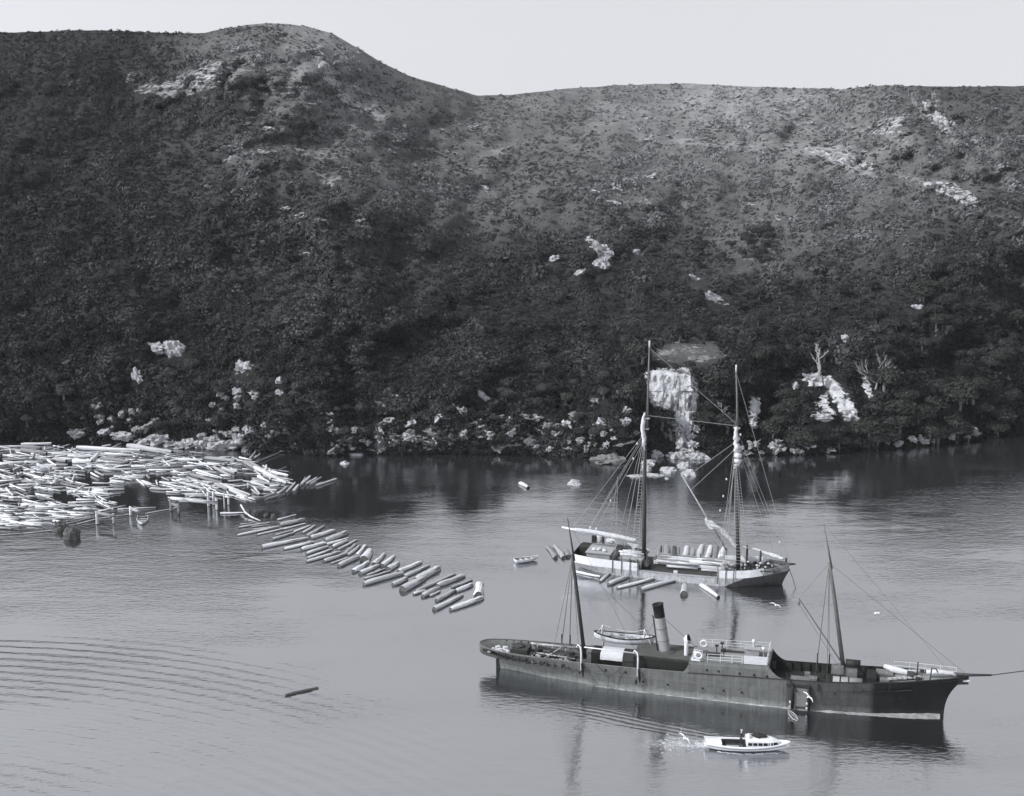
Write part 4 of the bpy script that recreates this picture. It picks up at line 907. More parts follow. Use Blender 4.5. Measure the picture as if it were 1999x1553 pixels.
# funnel
def along(a, b, f): return Vector(a)+(Vector(b)-Vector(a))*f
fa, fb_ = Vector((19.55, 0, 4.1)), Vector((18.55, 0, 9.75)); fax = (fb_-fa).normalized(); L_ = (fb_-fa).length
fn = empty('funnel', (0, 0, 0)); fn.parent = ship
b_ = MB(); b_.lathe(fa, [(.66, 0), (.62, .2), (.60, L_*.73)], 24, fax); b_.build('funnel_body', 'funnel_grey', fn, True)
b_ = MB(); b_.lathe(fa, [(.605, L_*.73), (.61, L_-.08), (.66, L_-.08), (.66, L_), (.52, L_), (.5, L_*.75), (0, L_*.75)], 24, fax); b_.build('funnel_top', 'black_paint_shade', fn, True)
b_ = MB(); b_.lathe(fa, [(1.15, -.05), (1.05, .12), (.7, .22), (.64, .3)], 24, fax); b_.build('funnel_skirt', 'deck_steel', fn, True)
b_ = MB()
for f in (.25, .5): b_.lathe(fa+fax*L_*f, [(.60, -.03), (.63, -.03), (.63, .03), (.60, .03)], 24, fax)
b_.build('funnel_bands', 'deck_steel', fn)
b_ = MB(); b_.tube([fa+Vector((-.85, -.15, .1)), fa+fax*L_*.74+Vector((-.72, -.15, 0)), fa+fax*(L_*.74+.05)+Vector((-.85, -.2, .05))], .075, 8); b_.build('steam_pipe', 'mast_dark', fn, True)
# cowl ventilator
v0 = Vector((22.0, -.6, 4.1)); vn = empty('cowl_ventilator', (0, 0, 0)); vn.parent = ship
b_ = MB(); b_.tube([v0, v0+Vector((0, 0, 1.3)), v0+Vector((.05, 0, 1.75)), v0+Vector((.2, 0, 2.1))], [.24, .24, .3, .46], 14, cap=False); b_.lathe(v0+Vector((.12, -.02, 2.05)), [(.18, -.42), (.42, -.2), (.5, .12)], 14, (1, -.15, .35)); b_.build('cowl', 'white_paint', vn, True)
b_ = MB(); b_.lathe(v0+Vector((.12, -.02, 2.05)), [(.51, .12), (.53, .16), (.44, .16), (.3, .05), (0, 0)], 14, (1, -.15, .35)); b_.build('cowl_mouth', 'black_paint_shade', vn, True)
# small white companion ladder
b_ = MB()
for yy in (-2.2, -1.35): b_.tube([(22.95, yy, 4.2), (23.0, yy, 5.3), (23.9, yy, 5.2), (24.0, yy, 4.4)], .04, 6)
for i in range(4): b_.box((23.1+.0*i, -1.77, 4.35+.27*i), (.3, .85, .04))
b_.box((23.3, -2.05, 4.45), (1.0, .5, .2)); b_.build('companion_ladder', 'white_paint', ship)
# rails
def rails(pts, h, name='guard_rail', r=.03, lv=3):
    b_ = MB()
    for i, p in enumerate(pts):
        b_.tube([Vector(p), Vector(p)+Vector((0, 0, h))], r, 6)
    for k in range(1, lv+1):
        for a, c in zip(pts, pts[1:]): b_.tube([Vector(a)+Vector((0, 0, h*k/lv)), Vector(c)+Vector((0, 0, h*k/lv))], r*.7, 6)
    return b_.build(name, 'white_paint', ship)
zt = top_b
rails([(x, -2.2, zt(x)-.02) for x in (24.6, 26.0, 27.3, 28.4)], .95); rails([(x, 2.2, zt(x)-.02) for x in (23.0, 24.6, 26.2, 27.8, 29.4, 31.0)], .95)
rails([(31.1, 2.2, zt(31)), (31.1, .6, zt(31)), (31.1, -1.2, zt(31)), (31.1, -2.2, zt(31))], 1.15, lv=2)
b_ = MB(); b_.box((29.85, -2.24, 5.1), (2.55, .05, .95), ry=-.04)
b_.build('canvas_dodger', 'canvas', ship)
b_ = MB(); b_.box((29.3, .2, 5.0), (1.5, 1.3, 1.15)); b_.box((29.3, .2, 5.62), (1.75, 1.5, .08)); b_.build('wheel_box', 'timber', ship)
b_ = MB(); b_.lathe((29.4, .3, 5.66), [(.12, 0), (.12, .35), (.24, .6), (.24, .8), (0, .9)], 12); b_.build('binnacle', 'canvas', ship, True)
b_ = MB(); b_.lathe((30.5, .1, 4.6), [(.1, 0), (.1, .8), (.2, .95), (.2, 1.15), (0, 1.2)], 10); b_.build('voice_pipe', 'white_paint', ship, True)
b_ = MB()
for x, y, z in ((25.3, .3, 4.6), (26.2, -.6, 4.6), (25.8, 1.2, 4.6)): b_.tube([(x, y, z-.2), (x, y, z+.7)], .07, 6); b_.box((x, y, z+.75), (.4, .2, .2), rz=.4)
b_.box((25.0, -.5, 4.6), (1.5, .8, .25)); b_.box((27.0, .9, 4.6), (2.6, .25, .2)); b_.build('bridge_gear', 'mast_dark', ship)
# masts
def mast(base, top, r0, r1, name, mtl, parent, extra=None):
    b_ = MB(); b_.tube([Vector(base)-Vector((0, 0, 1.0)), along(base, top, .5), along(base, top, .72)], [r0, r0*.85, r0*.72], 12)
    b_.tube([along(base, top, .68)+Vector((.18, 0, 0)), Vector(top)+Vector((.05, 0, 0))], [r1*1.3, r1*.4], 10); return b_.build(name, mtl, parent, True)
m1b, m1t = (10.24, 0, 3.3), (7.99, 0, 19.04); m2b, m2t = (39.3, 0, 4.8), (36.29, 0, 20.72)
mast(m1b, m1t, .24, .10, 'main_mast', 'mast_dark', ship); mast(m2b, m2t, .25, .10, 'fore_mast', 'mast_grey', ship)
# standing and running rigging
rp = lambda a, c, r=.022: MB().tube([Vector(a), Vector(c)], r, 4, False).build('stay', 'rope', ship)
h1 = along(m1b, m1t, .70); h2 = along(m2b, m2t, .72)
for x in (6.9, 7.9, 8.9): 
    for sg in (-1, 1): rp((x, sg*2.55, 2.9), h1)
for x in (36.3, 37.6): 
    for sg in (-1, 1): rp((x, sg*2.65, 3.6), h2)
rp(h1, fa+fax*L_*.2+Vector((-.7, 0, 0)), .018); rp(m1t, (16.4, -1.2, 4.2), .016); rp(h2, (51.8, 0, 5.2), .016); rp(m2t, (50.2, 0, 5.2), .011)
rp(fb_-fax*1.2, (22.8, 1.6, 4.4), .02); rp(fb_-fax*1.2, (16.5, 1.6, 4.2), .02)
b_ = MB()
for x in (6.9, 7.9): b_.tube([(x, 2.6, 2.6), (x, 2.6, 3.9)], .09, 6)
for x in (36.3, 37.6): b_.tube([(x, 2.7, 3.3), (x, 2.68, 4.7)], .09, 6)
b_.build('deadeyes', 'mast_dark', ship)
# cargo boom hanging from foremast
bl = S.y(1560, 1168, -.2); b_ = MB(); b_.tube([Vector((38.9, -.3, 5.2)), bl], [.09, .06], 8); b_.tube([bl, h2], .02, 4); b_.tube([bl, bl-Vector((0, 0, .9))], .05, 6); b_.ball(bl-Vector((0, 0, .5)), (.3, .3, .45), 6); b_.tube([bl-Vector((0, 0, .6)), (38.6, -.5, 4.8)], .02, 4)
b_.build('cargo_boom', 'mast_grey', ship)
# foremast winch house
b_ = MB(); b_.box((39.6, 0, 3.9), (2.2, 1.9, 1.2)); b_.box((38.6, -.75, 4.4), (1.3, .8, .8)); b_.build('winch_house', 'hull_grey', ship)
b_ = MB(); b_.lathe((39.4, -.1, 5.05), [(0, 0), (.42, 0), (.42, 1.6), (0, 1.6)], 14, (1, 0, 0)); b_.build('winch_drum', 'hull_dark', ship, True)
b_ = MB(); b_.lathe((38.2, -1.7, 3.35), [(0, 0), (.62, 0), (.62, 3.1), (0, 3.1)], 18, (1, 0, .02))
b_.build('donkey_boiler', 'funnel_grey', ship, True)
b_ = MB()
for x in (38.9, 39.8): b_.lathe((x, -1.7, 3.37), [(.62, 0), (.66, 0), (.66, .14), (.62, .14)], 18, (1, 0, .02))
b_.build('boiler_straps', 'hull_dark', ship)
b_ = MB(); b_.box((34.7, -1.7, 3.0), (2.0, 1.2, .7)); b_.box((36.1, -1.8, 3.2), (.8, .9, .9)); b_.box((35.4, -.5, 3.1), (.6, .6, 1.0)); b_.build('deck_lockers', 'hull_grey', ship)
b_ = MB()
for i in range(8):
    x = 36.6+.22*i; b_.tube([(x, -1.4+.2*(i % 2), 2.8), (x+random.uniform(-.4, .3), -.9, 4.0+random.uniform(-.3, .2))], .05, 6)
b_.box((37.2, -1.2, 3.0), (1.4, 1.0, .7)); b_.build('deck_winch', 'hull_dark', ship)
b_ = MB(); b_.box((42.2, -.9, 3.6), (1.0, 2.4, 1.6)); b_.build('forecastle_locker', 'black_paint_shade', ship)
b_ = MB(); b_.box((43.6, -1.4, 3.7), (1.0, .8, .9)); b_.box((43.6, .6, 3.9), (1.8, 1.4, .5)); b_.build('forecastle_steps', 'hull_grey', ship)
# forecastle: canvas bundles, rail, davit, windlass
b_ = MB()
b_.tube([(43.5, 1.5, 4.45), (44.6, 1.1, 4.3), (45.9, .7, 4.25), (47.3, .8, 4.6)], [.22, .38, .3, .16], 10, wob=.12); b_.build('furled_awning', 'canvas', ship, True)
b_ = MB(); b_.tube([(47.9, -.2, 4.95), (49.4, -.1, 5.0), (50.6, 0, 5.0), (51.0, -.15, 4.8)], [.24, .26, .24, .12], 10, wob=.1); b_.build('furled_sail', 'canvas', ship, True)
rails([(44.6, 1.9, 4.0), (46.2, 1.6, 4.15), (47.8, 1.25, 4.3), (49.4, .8, 4.45), (51.0, .35, 4.6)], .95, 'forecastle_rail', .025, 2)
b_ = MB(); b_.tube([(47.0, .2, 4.2), (47.0, .2, 5.8)], .08, 6); b_.tube([(48.3, -.9, 4.3), (48.4, -1.0, 5.8), (48.8, -1.6, 6.0), (49.0, -1.9, 5.7)], .07, 8)
b_.box((46.3, 0, 4.3), (.7, 1.6, .5)); b_.box((47.0, -.9, 4.3), (.4, .3, .5)); b_.build('windlass', 'mast_dark', ship)
b_ = MB()
for i in range(7): b_.ball((44.2+.5*i, -1.2+.12*i, 4.15+.04*i), (.7, .5, .35), 6, .3, i, 2)
b_.build('deck_canvas', 'timber', ship)
# stern clutter: gear lying on the after deck
b_ = MB(); b_.box((2.6, .2, 2.4), (1.9, 2.2, .9)); b_.ball((2.2, .2, 2.9), (1.6, 1.6, .6), 8, .3, 3, 2); b_.build('covered_wheel', 'mast_dark', ship)
b_ = MB()
for i in range(26):
    x = random.uniform(-1.2, 1.2); b_.ball((x, random.uniform(-.9, .9), 2.1+random.uniform(0, .3)), (.5, .4, .3), 5, .4, i, 2)
b_.build('coiled_canvas', 'canvas', ship)
for i in range(34):
    x = random.uniform(3.8, 8.6); b_ = MB(); b_.ball((x, random.uniform(-1.9, .4), 2.05+random.uniform(0, .35)), (random.uniform(.25, .7), .4, random.uniform(.2, .5)), 5, .4, i, 2); b_.build('deck_sack', 'timber', ship)
b_ = MB()
for i in range(20):
    x = random.uniform(3.6, 9.2); b_ = MB(); b_.box((x, random.uniform(-1.9, 1.2), 2.15+random.uniform(0, .3)), (random.uniform(.2, .6), random.uniform(.2, .6), random.uniform(.3, .7)), rz=random.uniform(0, 3)); b_.build('deck_box', 'hull_dark', ship)

b_ = MB(); b_.tube([(3.4, 1.7, 2.75), (9.4, 1.5, 2.85)], .13, 8); b_.tube([(4.6, -.5, 2.6), (9.3, -1.0, 2.5)], .09, 8); b_.tube([(5.6, -1.9, 2.4), (8.0, -.2, 3.8)], .06, 6)
for x in (4.2, 6.0, 7.6): b_.tube([(x, 1.6, 2.0), (x, 1.6, 2.75)], .06, 6)
b_.build('spare_spars', 'log', ship, True)
# davits on the near side with a spar lashed between them
for i, (x, px_, yt) in enumerate(((10.4, 1142, 1251), (16.9, 1242, 1262))):
    dv = empty('davit', (0, 0, 0)); dv.parent = ship
    b_ = MB(); b_.tube([(x, -2.75, 2.0), (x, -2.75, 4.2), (x-.1, -2.7, 4.75), (x-.45, -2.55, 4.95), (x-.6, -2.6, 4.6)], [.11, .10, .09, .08, .06], 8); b_.build('davit_arm', 'white_paint', dv, True)
    b_ = MB(); b_.tube([(x+.1, -2.95, 2.9), (x+.25, -3.0, 1.9), (x+.3, -2.95, 1.3)], [.1, .14, .05], 8); b_.ball((x-.12, -3.0, 1.75 if i == 0 else 1.4), (.26, .26, .26 if i == 0 else .7), 6); b_.build('fall_block', 'black_paint_shade', dv, True)
b_ = MB(); b_.tube([(10.7, -2.6, 4.75), (16.9, -2.6, 4.65)], .07, 8); b_.build('boat_spar', 'white_paint', ship, True)
# hanging anchor tackle amidships
b_ = MB(); b_.tube([(12.2, -2.9, 3.0), (13.6, -2.95, 1.5), (13.55, -2.9, .1)], .045, 6); b_.tube([(15.2, -2.9, 2.95), (13.6, -2.95, 1.5)], .045, 6); b_.build('hanging_chain', 'mast_dark', ship)
# gangway opening, fender boards and ladder by the fore well
b_ = MB(); b_.box((34.85, -2.72, 1.55), (1.5, .05, 2.1), ry=0); b_.build('gangway_board', 'hull_grey', ship)
b_ = MB()
for x in (34.0, 35.75): b_.tube([(x, -2.8, 2.9), (x+.03, -2.84, 1.6), (x+.05, -2.75, .15)], [.14, .2, .16], 8)
b_.build('hanging_fenders', 'black_paint_shade', ship, True)
b_ = MB(); b_.box((34.6, -2.74, 2.85), (2.6, .06, .28)); b_.tube([(33.3, -2.8, 3.9), (34.5, -2.95, 2.2)], .07, 6); b_.tube([(33.25, -2.75, 4.2), (34.0, -2.9, 2.6)], .04, 6); b_.box((36.7, -2.72, 2.9), (.2, .06, .9)); b_.build('side_planks', 'hull_dark', ship)
b_ = MB()
for x in (33.9, 35.7):
    for z in (.45, 1.0): b_.ball((x-.1, -2.95, z), (.24, .2, .3), 6)
b_.build('white_knots', 'canvas', ship, True)
# things on and beside the ship
def ring(px, py, y, label, rr=.36):
    p = S.y(px, py, y); b_ = MB(); n = 20
    rows_ = [[Vector((math.cos(2*math.pi*i/n)*(rr+.11*math.cos(2*math.pi*j/8)), .08*math.sin(2*math.pi*j/8), math.sin(2*math.pi*i/n)*(rr+.11*math.cos(2*math.pi*j/8)))) for j in range(8)] for i in range(n+1)]
    b_.grid(rows_, True); o = b_.build('life_ring', 'white_paint', None, True); o.location = ship.matrix_basis @ p if False else S.o+S.m @ p; o.rotation_euler = (0, 0, S.th); return setp(o, label, 'life ring')
ring(1364, 1279, -2.3, 'white life ring on the near bridge rail of the steamship'); ring(1374, 1256, 2.0, 'white life ring on the far bridge rail of the steamship')
b_ = MB(); p0 = S.o+S.m @ Vector((33.9, -2.95, .1)); p1 = P(1560, 1403, .1)
pts = [P(1538+x, 1386+y, .12) for x, y in ((0, 0), (6, 2), (14, 8), (20, 17), (18, 21), (10, 17), (3, 9), (0, 0))]
b_.tube(pts, .07, 6); b_.tube([P(1541, 1389, .12), P(1556, 1403, .1)], .04, 5); b_.tube([pts[0], p0+Vector((0, 0, .8))], .03, 5); b_.tube([P(1545, 1396, .1), P(1552, 1394, .1)], .04, 5)
setp(b_.build('rope_fender', 'rope_pale', None, True), 'loop of pale rope hanging in the water below the steamship gangway', 'rope')
hw = empty('mooring_hawser', S.o+S.m @ Vector((54.4, 0, 5.2)), 0, 'dark hawser running from the steamship bow out of the picture', 'rope')
b_ = MB(); q0 = Vector((0, 0, 0)); q1 = P(2150, 1283, 6)-hw.location; b_.tube([q0, (q0+q1)/2-Vector((0, 0, .2)), q1], .055, 6); b_.build('rope', 'rope', hw)
# boats -------------------------------------------------------------
def boat(name, loc, rz, L, B, H, outer, inner, label, cat, thwarts=3, transom=.5, sheer=.35, group=None, rim='white_paint', tilt=0, th=.05, bowd=True):
    root = empty(name, loc, rz, label, cat, group); root.rotation_euler = (tilt, 0, rz)
    n, m = 20, 8
    def sec(u, off):
        w = B/2*(math.sin(math.pi*min(1, (u*(1-transom*.5)+transom*.5)))**.62 if transom > 0 else math.sin(math.pi*u)**.6)
        w = max(.02, w-off); top = H+sheer*((2*u-1)**2)*(1.0 if u > .5 else .8); kz = .18*H*((2*u-1)**4)*3+off
        return [Vector((-L/2+off+(L-2*off)*u+(.12*L*(j/m)*max(0, u-.7) if bowd else 0), w*math.sin(math.pi/2*(j/m))**.75, kz+(top-kz)*(1-math.cos(math.pi/2*(j/m))**.9 if j < m else 1))) for j in range(m+1)]
    A_ = [sec(i/n, 0) for i in range(n+1)]; mir = lambda r: [Vector((p.x, -p.y, p.z)) for p in r]
    full = [mir(r)[::-1]+r[1:] for r in A_]
    b_ = MB(); b_.grid([r[::-1] for r in full]); b_.add(full[0], [tuple(range(len(full[0])))]); b_.add(full[-1], [tuple(range(len(full[0])))[::-1]]); b_.build('hull', outer, root, True)
    I_ = [sec(i/n, th) for i in range(n+1)]; fi = [mir(r)[::-1]+r[1:] for r in I_]
    b_ = MB(); b_.grid(fi); b_.build('inside', inner, root, True)
    b_ = MB()
    for sg in (-1, 1): b_.tube([Vector((r[-1].x, sg*r[-1].y, r[-1].z+.01)) for r in A_], .045 if L < 5 else .07, 6)
    b_.build('gunwale', rim, root)
    for k in range(thwarts):
        u = .28+.5*k/max(1, thwarts-1); s_ = sec(u, th); w = s_[-3].y; b_ = MB(); b_.box((s_[0].x, 0, s_[-1].z*.72), (.22 if L < 5 else .3, 2*w, .04)); b_.build('thwart', 'timber' if L > 5 else 'white_paint', root)
    return root
la, lb_ = S.y(1160, 1240, 2.3), S.y(1275, 1247, 2.3); lc_ = (la+lb_)/2
lbw = boat('lifeboat', S.o+S.m @ Vector((lc_.x, 2.15, 3.75)), S.th, 6.9, 1.95, .85, 'white_paint', 'white_paint', 'white lifeboat with a dark rim hanging on the far side of the steamship', 'lifeboat', 4, 0, .35, None, 'black_paint_shade')
b_ = MB(); b_.box((-.4, -.1, .75), (4.6, .1, .08)); b_.box((-.4, .2, .7), (4.0, .1, .08), rz=.03); b_.build('oar', 'timber', lbw)
for i, x in enumerate((-2.5, 2.45)):
    dv = empty('davit', (0, 0, 0)); dv.parent = ship; X = lc_.x+x
    b_ = MB(); b_.tube([(X, 3.0, 2.6), (X, 3.15, 4.6), (X, 2.9, 5.4), (X, 2.3, 5.6), (X, 2.1, 5.3)], [.11, .1, .09, .08, .06], 8); b_.build('davit_arm', 'white_paint', dv, True)
    b_ = MB(); b_.tube([(X, 2.1, 5.3), (X, 2.12, 4.2)], .10, 6, wob=.3); b_.tube([(X, 2.3, 5.6), (X-.9*(1 if i == 0 else -1), 1.3, 4.3)], .035, 5); b_.build('boat_fall', 'canvas', dv)
b_ = MB(); b_.tube([(lc_.x-2.5, 2.5, 5.6), (lc_.x-1, 2.5, 5.25), (lc_.x, 2.5, 5.12), (lc_.x+1.2, 2.5, 5.15), (lc_.x+2.45, 2.5, 5.5)], .035, 5); b_.build('davit_span', 'canvas', ship)
# ------------------------------------------------------------------ the sailing ship (two masted scow)
C = Frame(P(1135, 1101), P(1529, 1141)); CL = 28.75
sch = empty('schooner', C.o, C.th, 'two masted wooden sailing ship with white bulwarks loading logs near the far shore', 'ship')
HC = 3.42
def bwc(u): return interp(u, [0, .04, .1, .2, .72, .79, .86, .94, 1], [1.2, 2.0, 2.7, HC-.15, HC-.1, 2.9, 2.0, .8, .05])
def bdc(u): return interp(u, [0, .03, .1, .75, .84, .91, .965, 1], [2.7, 3.0, HC, HC, 3.05, 2.2, 1.1, .12])
zsc = lambda x: interp(x, [-.7, 3, 9, 14, 20, 24, 26.3, 29.6], [1.32, 1.2, 1.12, 1.10, 1.24, 1.6, 1.95, 2.35])
rowc = hull_pts(60, 10, .2, 28.6, -.7, 29.6, bwc, bdc, zsc, None, 3.0, 1.3, -.8)
NWc = [[Vector((p.x, -p.y, p.z)) for p in r] for r in rowc]
b_ = MB(); b_.grid(rowc); b_.grid([r[::-1] for r in NWc]); b_.grid([[r[0] for r in rowc], [r[0] for r in NWc]]); b_.grid([[r[-1] for r in NWc], [r[-1] for r in rowc]])
hs = M['schooner_lower']; t = hs.node_tree; b = t.nodes['Principled BSDF']
g_ = N(t, 'ShaderNodeTexCoord').outputs['Object']; sp_ = N(t, 'ShaderNodeSeparateXYZ'); t.links.new(g_, sp_.inputs[0])
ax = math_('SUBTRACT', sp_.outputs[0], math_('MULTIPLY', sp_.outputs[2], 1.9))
mr_ = N(t, 'ShaderNodeMapRange'); mr_.inputs['From Min'].default_value = 20.9; mr_.inputs['From Max'].default_value = 21.2; mr_.inputs['To Min'].default_value = 1; mr_.inputs['To Max'].default_value = .12  # shade under the bow put into the hull colour
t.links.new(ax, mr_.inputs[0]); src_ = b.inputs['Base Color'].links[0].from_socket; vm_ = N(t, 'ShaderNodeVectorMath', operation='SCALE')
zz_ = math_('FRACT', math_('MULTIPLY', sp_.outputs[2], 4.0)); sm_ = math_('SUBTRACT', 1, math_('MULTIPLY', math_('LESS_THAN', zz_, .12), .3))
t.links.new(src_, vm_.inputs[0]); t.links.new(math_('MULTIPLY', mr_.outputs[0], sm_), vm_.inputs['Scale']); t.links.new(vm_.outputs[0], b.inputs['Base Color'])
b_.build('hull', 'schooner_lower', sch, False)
def cy(x): return float(np.interp(x, [p.x for p in rowc[-1]], [p.y for p in rowc[-1]]))
def board(x0, x1, h0, h1, mtl, name, n=24, sides=(-1, 1), out=.03, th=.1):
    for sg in sides:
        b_ = MB(); rr = []
        for i in range(n+1):
            x = x0+(x1-x0)*i/n; y = cy(x); z = zsc(x); h = h0+(h1-h0)*i/n
            rr.append([(x, sg*(y+out), z-.08), (x, sg*(y+out), z+h), (x, sg*(y+out-th), z+h), (x, sg*(y+out-th), z-.08)])
        b_.grid(rr if sg < 0 else [q[::-1] for q in rr]); b_.add(rr[0], [(0, 1, 2, 3)]); b_.add(rr[-1], [(3, 2, 1, 0)]); b_.build(name, mtl, sch)
board(-.68, 9.1, 1.08, 1.05, 'white_paint', 'stern_bulwark'); board(20.1, 26.3, 1.0, .95, 'white_paint', 'bow_bulwark'); board(26.35, 29.4, .75, .8, 'boot_band', 'bow_rail')
board(9.1, 20.1, .07, .07, 'timber', 'waist_rail', out=.05, th=.3)
b_ = MB(); b_.box((-.66, 0, 1.8), (.1, 5.6, 1.1)); b_.build('transom_board', 'hull_dark', sch)
def deckc(name, x0, x1, dz, mtl):
    b_ = MB(); rr = []
    for i in range(31):
        x = x0+(x1-x0)*i/30; y = max(.02, cy(x)-.08); rr.append([(x, -y+2*y*j/6, zsc(x)+dz+.06*(1-(j/3-1)**2)) for j in range(7)])
    b_.grid(rr); b_.build(name, mtl, sch)
deckc('deck', -.6, 29.0, -.12, 'mast_dark')
# masts
mb0, mh0, mt0 = Vector((9.15, 0, .5)), Vector((8.94, 0, 22.2)), Vector((9.29, 0, 33.1))
fb0, fh0, ft0 = Vector((22.55, 0, .8)), Vector((21.5, 0, 21.7)), Vector((21.25, 0, 30.4))
def mast2(b0, h0, t0, nm):
    mo = empty(nm, (0, 0, 0)); mo.parent = sch
    b_ = MB(); b_.tube([b0, (b0+h0)/2, h0+Vector((0, 0, .9))], [.31, .27, .2], 12); b_.build('lower_mast', 'mast_dark', mo, True)
    b_ = MB(); b_.tube([h0+Vector((.25, 0, -1.6)), (h0+t0)/2+Vector((.12, 0, 0)), t0-Vector((0, 0, .9))], [.17, .14, .09], 10); b_.build('topmast', 'mast_grey', mo, True)
    b_ = MB(); b_.tube([t0-Vector((0, 0, .95)), t0], [.12, .11], 10); b_.build('mast_tip', 'canvas', mo, True)
    b_ = MB(); b_.box(h0+Vector((.12, 0, 0)), (.9, .5, .18)); b_.box(h0+Vector((.12, 0, -1.5)), (.8, .5, .14)); b_.tube([h0+Vector((0, -1.0, -1.4)), h0+Vector((0, 1.0, -1.4))], .06, 6); b_.build('crosstree', 'timber', mo)
mast2(mb0, mh0, mt0, 'main_mast'); mast2(fb0, fh0, ft0, 'fore_mast')
def bundle(pts, rs, name, seed=0, flat=1.0, lump=.25):
    b_ = MB(); P_ = []; Rr = []
    for i in range(len(pts)-1):
        for k in range(6):
            f = k/6; P_.append(Vector(pts[i]).lerp(Vector(pts[i+1]), f)); Rr.append((rs[i]*(1-f)+rs[i+1]*f))
    P_.append(Vector(pts[-1])); Rr.append(rs[-1])
    P_ = [p+Vector((lump*.35*fb(i*.7, seed), lump*.35*fb(i*.6, seed+4), 0)) for i, p in enumerate(P_)]; Rr = [r*(1+lump*fb(i*.9, seed+9)) for i, r in enumerate(Rr)]
    b_.tube(P_, Rr, 12, wob=.12); return b_.build(name, 'canvas', sch, True)
bundle([mh0+Vector((-.1, -.2, .8)), mh0+Vector((-.35, -.2, -1)), mh0+Vector((-.1, -.25, -3.2)), mh0+Vector((0, -.2, -4.6))], [.12, .34, .30, .10], 'furled_topsail', 3, lump=.7)
bundle([fh0+Vector((0, -.2, .2)), fh0+Vector((.1, -.3, -1.5)), fh0+Vector((.35, -.3, -3.2)), fh0+Vector((.6, -.3, -4.6)), fh0+Vector((.1, -.2, -5.6))], [.2, .34, .42, .42, .1], 'furled_topsail', 7, lump=.8)
# boom with the furled mainsail
ba, bb2 = Vector((-2.95, 0, 5.3)), Vector((8.9, 0, 4.05))
b_ = MB(); b_.tube([ba, (ba+bb2)/2, bb2], [.12, .18, .17], 10); b_.build('boom', 'white_paint', sch, True)
bundle([along(ba, bb2, .16)+Vector((0, 0, .1)), along(ba, bb2, .35)+Vector((0, 0, .22)), along(ba, bb2, .7)+Vector((0, 0, .2)), along(ba, bb2, .93)+Vector((0, 0, .2))], [.16, .30, .36, .26], 'furled_mainsail', 11, lump=.12)
b_ = MB(); b_.grid([[Vector((6.6, .05, 3.95)), Vector((8.4, .05, 3.8))], [Vector((7.3, .1, 3.4)), Vector((7.9, .1, 3.3))], [Vector((7.55, .12, 2.9)), Vector((7.6, .12, 2.88))]]); b_.grid([[Vector((8.4, -.05, 3.8)), Vector((6.6, -.05, 3.95))], [Vector((7.9, -.02, 3.3)), Vector((7.3, -.02, 3.4))], [Vector((7.6, 0, 2.88)), Vector((7.55, 0, 2.9))]]); b_.build('hanging_sail_corner', 'canvas', sch)
for f in (.355, .43): b_ = MB(); b_.ball(along(ba, bb2, f)+Vector((0, 0, .75)), (.32, .25, .42), 8); b_.tube([along(ba, bb2, f), along(ba, bb2, f)+Vector((0, 0, .6))], .04, 5); b_.build('block', 'canvas', sch, True)
# foresail gaff hoisted at a slant with the sail half lowered
ga, gb = Vector((14.2, 0, 14.5)), Vector((20.9, 0, 4.0))
b_ = MB(); b_.tube([ga, (ga+gb)/2, gb], [.08, .13, .14], 8); b_.build('gaff', 'timber', sch, True)
q = lambda x, y, yy=0: C.y(x, y, yy)
b_ = MB(); up_ = [(1376, 1010), (1390, 1016), (1404, 1026), (1418, 1038), (1430, 1048), (1440, 1062)]; dn_ = [(1378, 1022), (1388, 1034), (1402, 1032), (1414, 1046), (1425, 1056), (1434, 1068)]
f_ = []; k_ = []
for i in range(31):
    u = i/30*5; a = int(min(4, u)); f = u-a; U_ = q(*[up_[a][k]*(1-f)+up_[a+1][k]*f for k in (0, 1)]); D_ = q(*[dn_[a][k]*(1-f)+dn_[a+1][k]*f for k in (0, 1)])
    f_.append([U_.lerp(D_, j/8)+Vector((0, -.45*math.sin(math.pi*j/8)+.18*math.sin(j*2+i*.5), .1*fb(i*.3, j*.5))) for j in range(9)]); k_.append([U_.lerp(D_, j/8)+Vector((0, .3*math.sin(math.pi*j/8), 0)) for j in range(9)][::-1])
b_.grid(f_); b_.grid(k_); b_.build('lowered_foresail', 'canvas', sch, True)
bundle([q(1450, 1067, 1.2), q(1475, 1072, 1.1), q(1492, 1078, .9), q(1510, 1084, .5), q(1530, 1091, .1)], [.10, .16, .18, .34, .2], 'furled_jib', 21, lump=.35)
# rigging: every shroud set is its own part
def lines(name, segs, r=.022, mtl='rope_pale'):
    b_ = MB()
    for a, c in segs: b_.tube([Vector(a), Vector(c)], r, 4, False)
    return b_.build(name, mtl, sch)
for nm, hd, xs_ in (('main_shrouds', mh0-Vector((0, 0, 1.5)), (5.4, 6.7, 7.9, 9.0)), ('fore_shrouds', fh0-Vector((0, 0, 1.5)), (20.2, 21.3, 22.4, 23.4))):
    for sg in (-1, 1):
        segs = [(hd, (x, sg*3.5, 2.2)) for x in xs_]
        for k in range(2, 40):
            f = k/42; a = hd.lerp(Vector((xs_[2], sg*3.5, 2.2)), f); c = hd.lerp(Vector((xs_[3], sg*3.5, 2.2)), f); segs.append((a, c))
        lines(nm, segs, .024)
for x in (5.4, 6.7, 7.9, 9.0, 20.2, 21.3, 22.4):
    b_ = MB(); b_.tube([(x, -3.52, 2.9), (x, -3.55, .9), (x, -3.5, .35)], .055, 6); b_.build('chain_plate', 'rope', sch)
